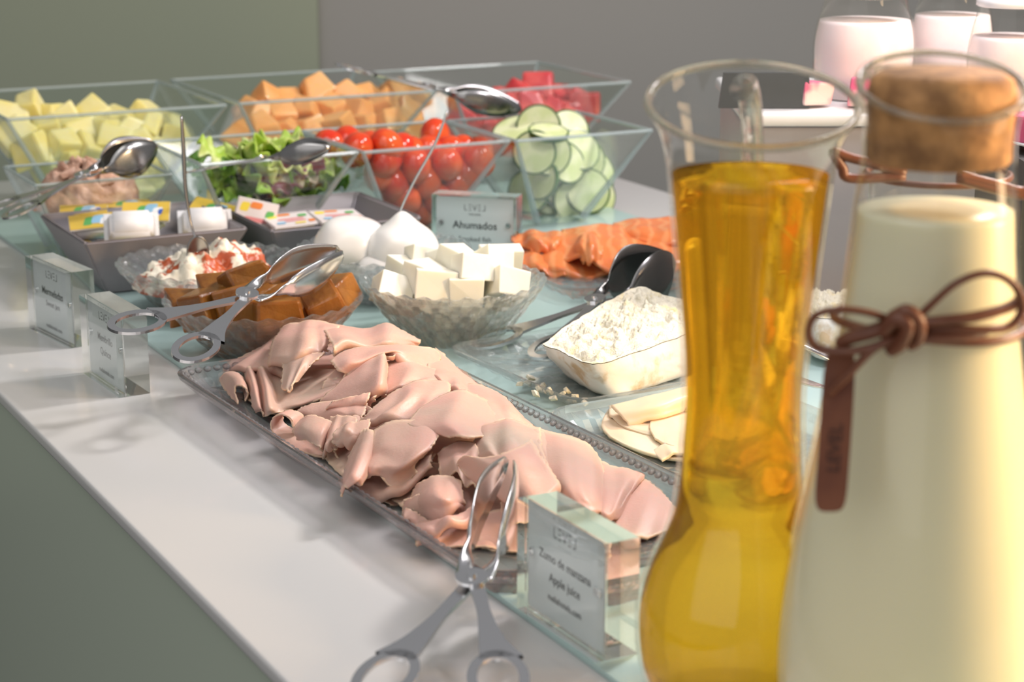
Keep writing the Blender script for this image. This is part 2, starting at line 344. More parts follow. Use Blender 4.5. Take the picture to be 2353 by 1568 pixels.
square_dish('square_bowl', 2.22, 1.075, .255, .13, .08, 'large flared square glass bowl of red watermelon at the back', 'bowl', 'glass', group='square glass bowls')
square_dish('square_bowl', 2.05, .508, .135, .088, .035, 'small square glass bowl of flaked tuna at the left', 'bowl', 'glass', t=.0035, size_v=.15, group='square glass bowls')
square_dish('square_tray', 1.872, .508, .170, .06, .03, 'grey porcelain square dish filled with yellow butter portions', 'dish', 'porc', edges=False, t=.005)
square_dish('square_tray', 1.845, .690, .168, .06, .03, 'grey porcelain square dish with jam portions', 'dish', 'porc', edges=False, t=.005)

# ------------------------------------------------------------------ fruit and vegetables
def heap(name, meshes, pts, ufn, label, cat, group, tilt=.6, fixed=None):
    for i, (px, py) in enumerate(pts):
        p = PU(px, py, ufn(py, i))
        o = bpy.data.objects.new(name, meshes[i % len(meshes)]); C.objects.link(o)
        o.location = p; o.rotation_euler = (rnd.uniform(-tilt, tilt), rnd.uniform(-tilt, tilt), rnd.uniform(0, 3.1)); tag(o, label, cat, group)
def protos(mat, n, s, jit, bev, seed, taper=0):
    L = []
    for i in range(n):
        k = random.Random(seed + i); me = chunk_mesh(mat, tuple(a * k.uniform(.85, 1.2) for a in s), jit, bev, seed + i, taper); me.materials.append(M[mat])
        for p in me.polygons: p.use_smooth = False
        L.append(me)
    return L
pine = protos('pine', 6, (.040, .036, .034), .004, .004, 10, .15)
melon = protos('melon', 6, (.046, .036, .034), .005, .004, 30, .2)
water = protos('water', 6, (.036, .034, .034), .006, .005, 50, .2)
for lay, (pts, uo) in enumerate([
    ([(25, 275), (70, 252), (150, 278), (215, 270), (330, 272), (385, 292), (270, 285), (110, 275)], 2.43),
    ([(30, 312), (110, 308), (180, 312), (235, 305), (290, 305), (345, 305), (395, 330), (75, 335)], 2.38),
    ([(75, 350), (140, 340), (200, 350), (262, 335), (320, 345), (380, 360), (150, 385), (215, 392), (280, 385), (345, 395), (110, 380), (310, 425), (250, 430)], 2.335)]):
    heap('pineapple_chunk', pine, pts, lambda py, i, uo=uo: uo + rnd.uniform(-.008, .008), 'pale yellow pineapple chunk in the left glass bowl', 'fruit', 'pineapple chunks')
for pts, uo in [
    ([(610, 232), (665, 240), (728, 208), (790, 232), (850, 235), (905, 215), (948, 228), (565, 262)], 2.43),
    ([(600, 268), (640, 262), (700, 262), (760, 262), (820, 258), (880, 252), (930, 262), (560, 300)], 2.38),
    ([(605, 300), (655, 305), (715, 300), (775, 302), (835, 295), (890, 290), (930, 290), (560, 315), (640, 340), (720, 340), (800, 335), (870, 325)], 2.335)]:
    heap('melon_chunk', melon, pts, lambda py, i, uo=uo: uo + rnd.uniform(-.008, .008), 'orange melon chunk heaped in the middle glass bowl', 'fruit', 'melon chunks')
for pts, uo in [
    ([(1238, 203), (1185, 215), (1290, 228), (1150, 235), (1110, 240), (1330, 236), (1070, 250)], 2.38),
    ([(1060, 262), (1120, 265), (1175, 258), (1225, 245), (1275, 260), (1320, 262), (1345, 250)], 2.34),
    ([(1060, 290), (1110, 292), (1165, 290), (1215, 285), (1265, 292), (1310, 285), (1150, 315), (1200, 320), (1250, 318)], 2.30)]:
    heap('watermelon_chunk', water, pts, lambda py, i, uo=uo: uo + rnd.uniform(-.006, .006), 'red watermelon chunk heaped in the rear right glass bowl', 'fruit', 'watermelon chunks')
# tomatoes
bm = bmesh.new(); bmesh.ops.create_uvsphere(bm, u_segments=24, v_segments=14, radius=.0178)
for v in bm.verts: v.co.z *= 1.18
tm = bpy.data.meshes.new('cherry_tomato'); bm.to_mesh(tm); bm.free(); tm.materials.append(M['tomato'])
for p in tm.polygons: p.use_smooth = True
for pts, uo in [([(1000, 312), (800, 330), (760, 335)], 2.085), ([(850, 338), (945, 352), (985, 350), (1065, 348), (920, 345), (1100, 350), (1030, 350)], 2.06),
    ([(820, 345), (885, 372), (955, 382), (1028, 378), (1102, 368), (890, 335)], 2.035),
    ([(905, 425), (980, 418), (1050, 425), (930, 455), (1005, 458), (1070, 400), (870, 400)], 2.045), ([(905, 470), (965, 480), (1035, 475)], 2.06)]:
    heap('cherry_tomato', [tm], pts, lambda py, i, uo=uo: uo, 'shiny red cherry tomato in the square glass bowl', 'tomato', 'cherry tomatoes', tilt=.7)
# cucumber
def cucumber(px, py, u, r, n, lab):
    n = Vector(n).normalized(); p = PU(px, py, u); q = n.to_track_quat('Z', 'Y').to_matrix().to_4x4()
    e = empty('cucumber_slice', p, lab, 'cucumber slice', 'cucumber slices', mat=Matrix.Translation(p) @ q)
    pr_ = [(0, -.0022), (r * .92, -.0030), (r * .92, .0030), (0, .0032)]
    for nm, pf, m in (('flesh', pr_, 'cuke'), ('skin', [(r * .92, -.0032), (r, -.0028), (r, .0028), (r * .92, .0032)], 'cukeskin')):
        vs, fs = [], []; S = 28
        for rr, z in pf:
            for k in range(S): a = 6.2832 * k / S; vs.append((rr * math.cos(a), rr * math.sin(a), z))
        for i in range(len(pf) - 1):
            for k in range(S): fs.append((i * S + k, i * S + (k + 1) % S, (i + 1) * S + (k + 1) % S, (i + 1) * S + k))
        me = bpy.data.meshes.new(nm); me.from_pydata(vs, [], fs); link(nm, me, m, e, False)
CL = 'round cucumber slice with dark green peel in the glass bowl'
for a in [(1238, 292, 2.075, .027, (-.1, -1, .25)), (1305, 300, 2.09, .026, (.25, -1, .5)), (1228, 350, 2.03, .026, (-.15, -1, .1)), (1262, 352, 2.05, .027, (.3, -1, .1)),
          (1330, 345, 2.07, .027, (.5, -1, .6)), (1300, 375, 2.06, .026, (.7, -1, .5)), (1345, 370, 2.08, .027, (.6, -1, .2)), (1350, 440, 2.055, .028, (.25, -1, .3)),
          (1290, 430, 2.07, .027, (.8, -1, .0)), (1240, 410, 2.06, .026, (-.7, -1, .2)), (1215, 440, 2.07, .026, (-.4, -1, .1)), (1180, 300, 2.09, .026, (-.3, -.5, 1)),
          (1375, 400, 2.09, .026, (.8, -.8, .3)), (1310, 460, 2.06, .024, (.5, -1, .1)), (1265, 450, 2.075, .025, (.1, -1, .4)), (1260, 305, 2.03, .024, (.1, -.25, 1)), (1380, 455, 2.08, .022, (.7, -.9, .1))]:
    cucumber(*a, CL)
# salad leaves
def leaf(px, py, u, s, mat, lab, seed):
    rr = random.Random(seed); vs, fs = [], []; N = 18
    tx, ty = rr.uniform(-.8, .8), rr.uniform(-.4, .9)
    p = PU(px, py, u); q = Matrix.Rotation(rr.uniform(0, 6.28), 4, 'Z') @ Matrix.Rotation(tx, 4, 'X') @ Matrix.Rotation(ty, 4, 'Y')
    for i in range(N + 1):
        for j in range(N + 1):
            a = (i / N - .5) * 2; b = (j / N - .5) * 2; x = a * math.sqrt(1 - b * b / 2); y = b * math.sqrt(1 - a * a / 2); r = math.hypot(x, y)
            z = .28 * (noise.noise(Vector((x * 2.2, y * 2.2, seed)))) + .22 * r * r * math.sin(9 * math.atan2(y, x) + seed) * r + .25 * x * x
            vs.append(Vector((x * s * 1.1, y * s * .8, z * s)))
    for i in range(N):
        for j in range(N): k = i * (N + 1) + j; fs.append((k, k + 1, k + N + 2, k + N + 1))
    me = bpy.data.meshes.new('leaf'); me.from_pydata([tuple(v) for v in vs], [], fs); o = link('lettuce_leaf', me, mat)
    o.matrix_local = Matrix.Translation(p) @ q; so = o.modifiers.new('thickness', 'SOLIDIFY'); so.thickness = .0009
    tag(o, lab, 'salad leaf', 'salad leaves')
LL = {'leaf': 'pale green frilly lettuce leaf in the square glass bowl', 'leafd': 'dark green curly salad leaf in the square glass bowl', 'leafp': 'purple and white radicchio leaf in the square glass bowl'}
for i, (px, py, u, s, m) in enumerate([(560, 350, 2.06, .034, 'leaf'), (625, 335, 2.08, .034, 'leaf'), (500, 365, 2.05, .026, 'leaf'), (590, 385, 2.03, .032, 'leaf'), (690, 385, 2.04, .03, 'leafp'),
        (730, 400, 2.05, .028, 'leaf'), (650, 395, 2.03, .03, 'leaf'), (530, 400, 2.03, .028, 'leafd'), (600, 425, 2.03, .034, 'leafd'), (700, 430, 2.04, .032, 'leafd'), (655, 420, 2.02, .024, 'leafp'),
        (550, 440, 2.04, .03, 'leafd'), (755, 415, 2.06, .026, 'leafd'), (620, 450, 2.04, .03, 'leafp'), (690, 450, 2.05, .03, 'leafd'), (460, 400, 2.07, .024, 'leafd'), (640, 365, 2.07, .03, 'leaf'), (500, 430, 2.05, .026, 'leafd')]):
    leaf(px, py, u, s, m, LL[m], i * 7 + 3)
# tuna: flaked heap nobody could count
def mound(name, c, rx, ry, h, mat, amp, fr, seg=64, ring=26, z0=0, seed=0, pw=1.0, warp=None, parent=None):
    vs, fs = [], []
    for i in range(ring + 1):
        r = i / ring
        for k in range(seg):
            a = 6.2832 * k / seg; x, y = rx * r * math.cos(a), ry * r * math.sin(a); z = h * (1 - r ** 2) ** pw
            v = Vector((x, y, z)); n = noise.fractal(v * fr + Vector((seed, 0, 0)), .7, 2.2, 4) * amp
            v.z += n * (1 - r ** 6) ; v += Vector((x, y, 0)) * n / max(rx, .001) * .5
            if warp: v = warp(v, r, a)
            v.z += z0; vs.append(v + Vector(c))
    for i in range(ring):
        for k in range(seg): fs.append((i * seg + k, i * seg + (k + 1) % seg, (i + 1) * seg + (k + 1) % seg, (i + 1) * seg + k))
    return mesh(name, vs, fs, mat, parent)
o = mound('flaked_tuna', UV(2.115, .582, .05), .058, .05, .048, 'tuna', .015, 75, seed=3, pw=.7); tag(o, 'heap of flaked pinkish brown tuna in the small left bowl', 'tuna', kind='stuff')
for i in range(22):
    a = rnd.uniform(0, 6.28); r = rnd.uniform(0, .045); p = UV(2.115 + r * math.sin(a), .582 + r * math.cos(a), .055 + .036 * (1 - (r / .055) ** 2) + .004)
me = protos('tuna', 3, (.02, .012, .006), .003, .001, 70)
for i in range(16):
    a = rnd.uniform(0, 6.28); r = rnd.uniform(0, .042); o2 = link('flake', me[i % 3], None, o, False); o2.location = UV(2.115 + r * math.sin(a), .582 + r * math.cos(a), .06 + .036 * (1 - (r / .06) ** 2)); o2.rotation_euler = (rnd.uniform(-1, 1), rnd.uniform(-1, 1), a)

# ------------------------------------------------------------------ portions in the grey trays
def tub(p, rot, kind, label, cat, s=1.0):
    """a small plastic portion cup with a printed foil lid"""
    mtx = Matrix.Translation(p) @ rot; e = empty('butter_portion' if kind == 'b' else 'jam_portion', p, label, cat, 'butter portions' if kind == 'b' else 'jam portions', mat=mtx)
    W, D_, Hh = (.048 * s, .032 * s, .016 * s) if kind == 'b' else (.046 * s, .036 * s, .012 * s)
    bm = bmesh.new(); bmesh.ops.create_cube(bm, size=1)
    for v in bm.verts:
        k = .76 if v.co.z < 0 else .92; v.co = Vector((v.co.x * W * k, v.co.y * D_ * k, v.co.z * Hh - Hh / 2))
    bmesh.ops.bevel(bm, geom=list(bm.edges), offset=.0035, segments=3, affect='EDGES'); bm_obj('cup', bm, 'tub', e, True)
    bm = box_bm(W * 1.04, D_ * 1.06, .0012, .0004, 1, (0, 0, -.0002)); bm_obj('flange', bm, 'tub', e)
    bm = box_bm(W * 1.02, D_ * 1.04, .0008, 0, 1, (0, 0, .0009)); lid = bm_obj('lid', bm, 'yfoil' if kind == 'b' else 'jamfoil', e)
    pr_ = [('green', -.1, .0, .2, .62), ('blue', .1, .1, .26, .6), ('wprint', .24, -.05, .2, .5), ('dblue', .31, -.05, .1, .3)] if kind == 'b' else \
          [('yellowp', -.33, .3, .22, .25), ('orangep', -.05, .38, .3, .18), ('pinkp', 0, 0, .6, .12), ('pinkp', .05, -.18, .5, .1), ('green', .32, .2, .2, .2), ('orangep', .38, -.3, .15, .2), ('yellowp', .1, -.4, .25, .12), ('blue', -.3, -.3, .2, .15)]
    for i, (m, x, y, a, b) in enumerate(pr_):
        vs = [(x * W + a * W * .5 * (abs(math.cos(t)) ** .45) * (1 if math.cos(t) > 0 else -1) + .15 * b * D_ * math.sin(t), y * D_ + b * D_ * .5 * (abs(math.sin(t)) ** .45) * (1 if math.sin(t) > 0 else -1), .0014 + .0001 * i) for t in [k * 6.2832 / 14 for k in range(14)]]
        me2 = bpy.data.meshes.new('print'); me2.from_pydata(vs, [], [tuple(range(14))]); o = link('print', me2, m, lid, False)
def rot(rx, ry, rz): return Matrix.Rotation(rz, 4, 'Z') @ Matrix.Rotation(ry, 4, 'Y') @ Matrix.Rotation(rx, 4, 'X')
for px, py, z, r_, lab in [(192, 484, .058, rot(.12, .0, .2), 'yellow lidded butter portion at the left back of the grey dish'), (215, 510, .056, rot(.25, -.05, .25), 'yellow lidded butter portion lowest at the left of the grey dish'),
        (290, 470, .058, rot(.1, .05, .15), 'yellow lidded butter portion rearmost in the grey dish'), (335, 488, .060, rot(.45, 0, .1), 'yellow lidded butter portion tilted toward the viewer in mid dish'),
        (490, 484, .055, rot(.35, .22, -.15), 'yellow lidded butter portion at the right of the grey dish')]:
    tub(G(px, py, z), r_, 'b', lab, 'butter portion')
for px, py, z, r_, lab in [(298, 532, .054, rot(-2.25, .0, .2), 'upturned white butter cup at the left front of the grey dish'), (468, 524, .054, rot(-2.25, 0, .2), 'upturned white butter cup at the right front of the grey dish')]:
    tub(G(px, py, z) + Vector((0, .01, 0)), r_, 'b', lab, 'butter portion', 1.1)
for px, py, z, r_, lab in [(668, 506, .044, rot(.12, -.02, .5), 'left foil lidded jam portion in the right grey dish'), (776, 497, .045, rot(.1, .03, .45), 'right foil lidded jam portion in the right grey dish'),
        (585, 505, .046, rot(1.6, .3, .7), 'white jam cup on its side at the left of the right grey dish')]:
    tub(G(px, py, z), r_, 'j', lab, 'jam portion', 1.1)
for i, (u, v) in enumerate([(1.93, .57), (1.93, .63), (1.98, .56), (1.98, .62)]): tub(UV(u, v, .034), rot(.1 * i, 0, .3 + i), 'b', 'butter portion lying under the others in the grey dish', 'butter portion')
for i, (u, v) in enumerate([(1.93, .75), (1.93, .81)]): tub(UV(u, v, .028), rot(0, 0, .3 + i), 'j', 'jam portion lying under the others in the grey dish', 'jam portion')

# ------------------------------------------------------------------ cut crystal bowls
def crystal_bowl(c, r, h, label, tilt=0):
    seg = 216; ri = 30; vs, fs = [], []
    def rad(t): return .44 * r + (r * .56) * (t ** .78)
    def relief(a, t, amp):
        tier = int(t * 4.999); rib = math.cos(27 * a / 1 + (math.pi if tier % 2 else 0)); s = max(-1, min(1, rib * 2.2)); g = abs(math.sin(t * 5 * math.pi)) ** .5
        return amp * s * g
    prof = []
    for i in range(ri + 1): prof.append((i / ri, 1))
    for i in range(ri + 1): prof.append((1 - i / ri, -1))
    for t, side in prof:
        for k in range(seg):
            a = 6.2832 * k / seg; rr = rad(t); z = h * t
            if side > 0: rr += relief(a, t, .0014); z += 0
            else: rr -= .0042 + relief(a, t, .0009); z = z + .004 if t < .5 else z + .004 * (1 - t) * 2
            if t > .93: z += .0013 * math.cos(27 * a)
            vs.append(Vector((rr * math.cos(a), rr * math.sin(a), z)) + Vector(c))
    n = len(prof)
    for i in range(n - 1):
        for k in range(seg): fs.append((i * seg + k, i * seg + (k + 1) % seg, (i + 1) * seg + (k + 1) % seg, (i + 1) * seg + k))
    fs.append(tuple(range(seg))[::-1]); fs.append(tuple(range((n - 1) * seg, n * seg)))
    o = mesh('crystal_bowl', vs, fs, 'crystal', smooth=False); tag(o, label, 'bowl', 'cut crystal bowls'); return o
QC = Vector((-.218, 1.708, 0)); HC = Vector((-.288, 1.866, 0)); MC = Vector((-.126, 1.925, 0)); CC = Vector((-.053, 1.757, 0))
crystal_bowl(CC, .0845, .056, 'cut crystal bowl of white cheese cubes')
crystal_bowl(QC, .0878, .050, 'cut crystal bowl of brown quince paste')
crystal_bowl(HC, .0888, .049, 'cut crystal bowl of white dip dusted with red paprika')
crystal_bowl(MC, .0862, .050, 'cut crystal bowl of whole mozzarella balls')
# cheese cubes
ch = []
for i in range(6):
    me = chunk_mesh('cheese', (.030 * (1 + .1 * (i % 3)), .026, .025 + .002 * (i % 2)), .0022, .0012, 90 + i); me.materials.append(M['cheese']); ch.append(me)
cheese_pos = [(900, 665, .050, .5, .3), (975, 640, .058, .2, .9), (1000, 655, .056, .1, .1), (1070, 665, .052, .1, .05), (1165, 650, .056, .35, .5), (1115, 640, .050, .2, .3), (1085, 615, .070, .25, .4),
    (1050, 605, .066, .3, .9), (980, 605, .062, .3, .35), (935, 625, .056, .2, .6), (1130, 605, .066, .4, .7), (1150, 600, .060, .1, .2), (1020, 600, .064, .3, 1.3), (950, 650, .046, .1, .8), (1035, 640, .050, 0, .4), (1130, 665, .045, .2, .6),
    (1010, 680, .036, 0, .2), (1090, 690, .03, 0, .9), (930, 690, .03, 0, 1.2), (1060, 645, .035, .1, 0), (1150, 680, .032, .1, 1.), (1020, 720, .016, 0, .4), (1080, 720, .016, 0, 1.1)]
for i, (px, py, z, t, rz) in enumerate(cheese_pos):
    o = bpy.data.objects.new('cheese_cube', ch[i % 6]); C.objects.link(o); o.location = G(px, py, z); o.rotation_euler = (t * (1 if i % 2 else -1), t * .7, rz)
    tag(o, 'white fresh cheese cube heaped in the crystal bowl', 'cheese', 'white cheese cubes')
# quince paste
qm = protos('quince', 6, (.038, .034, .024), .004, .003, 120)
for i, (px, py, z, t, rz) in enumerate([(570, 648, .064, .35, .5), (505, 672, .052, .25, .2), (650, 655, .056, .5, 1.1), (745, 690, .052, .4, .3), (690, 672, .05, .5, .8), (625, 690, .05, .2, .4), (480, 705, .044, .2, .9),
        (560, 715, .044, .1, .1), (630, 718, .046, .1, .3), (690, 705, .046, .3, .6), (540, 690, .05, .3, .3), (600, 670, .056, .3, .9), (770, 680, .05, .3, 1.3), (430, 705, .04, .1, .3),
        (500, 740, .03, 0, .2), (570, 745, .028, 0, .8), (640, 745, .028, 0, .1), (700, 735, .03, 0, .7), (540, 775, .014, 0, .3), (610, 775, .014, 0, .9), (670, 770, .016, 0, .4)]):
    o = bpy.data.objects.new('quince_piece', qm[i % 6]); C.objects.link(o); o.location = G(px, py, z); o.rotation_euler = (t * (1 if i % 2 else -1), -t, rz)
    tag(o, 'glossy amber brown quince paste piece in the crystal bowl', 'quince paste', 'quince paste pieces')
# dip
o = mound('paprika_dip', HC + Vector((0, 0, .018)), .072, .070, .034, 'hummus', .014, 30, seed=5, z0=.008, pw=.9, seg=96, ring=40)
tag(o, 'peaked white dip dusted with red paprika in crystal bowl', 'dip')
# mozzarella
def blob(name, c, r, peak, seed, label):
    def wp(v, rr, a): return v
    vs, fs = [], []; S, Rn = 48, 30
    for i in range(Rn + 1):
        ph = math.pi * i / Rn
        for k in range(S):
            a = 6.2832 * k / S; d = Vector((math.sin(ph) * math.cos(a), math.sin(ph) * math.sin(a), math.cos(ph)))
            q = r * (1 + .06 * noise.noise(d * 1.7 + Vector((seed, 0, 0)))); v = Vector((d.x * q, d.y * q, d.z * q * .78)); v.z += peak * math.exp(-(ph / .38) ** 2)
            vs.append(v + Vector(c))
    for i in range(Rn):
        for k in range(S): fs.append((i * S + k, (i + 1) * S + k, (i + 1) * S + (k + 1) % S, i * S + (k + 1) % S))
    o = mesh(name, vs, fs, 'mozz'); tag(o, label, 'cheese', 'mozzarella balls')
blob('mozzarella_ball', G(808, 562, .052), .037, .0, 2, 'smooth round mozzarella ball at the left of its bowl')
blob('mozzarella_ball', G(925, 575, .050), .036, .010, 7, 'mozzarella ball with a pointed tip at the right')
blob('mozzarella_ball', MC + Vector((.0, -.03, .03)), .026, 0, 9, 'low mozzarella ball in front of the two large ones')

# ------------------------------------------------------------------ crystal plates
def rr_ring(a, b, r, ns, nc):
    """rounded rectangle points, same count for every ring"""
    r = max(min(r, a, b), .001); pts = []
    for q, (sx, sy, a0) in enumerate(((1, 1, 0), (-1, 1, 90), (-1, -1, 180), (1, -1, 270))):
        cx, cy = sx * (a - r), sy * (b - r)
        for i in range(nc): t = R(a0 + 90 * i / (nc - 1)); pts.append((cx + r * math.cos(t), cy + r * math.sin(t)))
        nx_ = ((-1, 1), (-1, -1), (1, -1), (1, 1))[q]; t = R(a0 + 90)
        p = pts[-1]; q2 = {0: (-(a - r), b), 1: (-a, -(b - r)), 2: (a - r, -b), 3: (a, b - r)}[q]
        for i in range(1, ns): f = i / ns; pts.append((p[0] + (q2[0] - p[0]) * f, p[1] + (q2[1] - p[1]) * f))
    return pts
def plate(name, c, rz, a, b, r, h, label, weave=.0012, flange=.02, beads=0, base=.0, rimt=.0035, freq=260):
    e = empty(name, Vector(c), label, 'plate', None, rz); vs, fs = [], []; nc, ns = 10, 22
    up = [(0, h), (.0015, h + .0006), (.004, h), (flange * .5, h * .55), (flange * .9, h * .28), (flange + .01, .0055)]
    dn = [(flange + .006, 0), (flange * .8, .0006), (flange * .4, h * .42), (.001, h - rimt)]
    inner = [flange + .01 + (min(a, b) - flange - .012) * k / 10 for k in range(1, 11)]
    seq = [(flange + .006 + (min(a, b) - flange - .01) * k / 4, 0, 0) for k in range(4, 0, -1)] + [(d, z, 0) for d, z in dn] + [(d, z, 1) for d, z in up] + [(d, .0055, 2) for d in inner]
    n = None
    for d, z, kd in seq:
        ring = rr_ring(a - d, b - d, r - d, ns, nc); n = len(ring)
        for i, (x, y) in enumerate(ring):
            zz = z
            if kd == 2 or (kd == 0 and d > .004): zz += weave * (1 if (math.sin(x * freq) * math.sin(y * freq)) > 0 else -1) * .5
            vs.append((x, y, max(zz, 0) + base))
    for j in range(len(seq) - 1):
        for i in range(n): fs.append((j * n + i, j * n + (i + 1) % n, (j + 1) * n + (i + 1) % n, (j + 1) * n + i))
    fs.append(tuple(range(n))[::-1]); fs.append(tuple(range((len(seq) - 1) * n, len(seq) * n)))
    me = bpy.data.meshes.new('dish'); me.from_pydata(vs, [], fs); link('dish', me, 'platter' if beads else 'crystal', e, smooth=False)
    if beads:
        bm = bmesh.new(); bmesh.ops.create_icosphere(bm, subdivisions=2, radius=.0034); bmesh.ops.scale(bm, vec=(1, 1, .8), verts=bm.verts); bme = bpy.data.meshes.new('bead'); bm.to_mesh(bme); bm.free(); bme.materials.append(M['platter'])
        ring = rr_ring(a - .006, b - .006, r - .006, 60, 24); L = [Vector((x, y, h * .82)) for x, y in ring]; L.append(L[0]); per = sum((L[i + 1] - L[i]).length for i in range(len(L) - 1)); acc = 0; step = per / beads; nxt = 0
        for i in range(len(L) - 1):
            d = (L[i + 1] - L[i]).length
            while nxt <= acc + d and d > 0:
                o = bpy.data.objects.new('bead', bme); C.objects.link(o); o.parent = e; o.location = L[i].lerp(L[i + 1], (nxt - acc) / d); nxt += step
            acc += d
    return e
plate('serving_platter', UV(1.262, .592, 0), TH + R(2), .104, .272, .03, .021, 'long cut crystal platter under the ham slices', beads=170, flange=.022, weave=.001)
plate('crystal_plate', G(1400, 850, 0), TH + R(4), .105, .105, .025, .013, 'square woven crystal plate under the cut soft cheese', weave=.0022, flange=.018)
plate('crystal_plate', UV(1.165, .79, 0), TH + R(2), .095, .125, .03, .02, 'thick rimmed crystal plate under the sliced cheese', weave=.001, beads=0, flange=.02, rimt=.006)
plate('crystal_plate', UV(1.745, 1.045, 0), TH, .125, .10, .025, .016, 'crystal plate under the smoked salmon', weave=.0018, flange=.02)

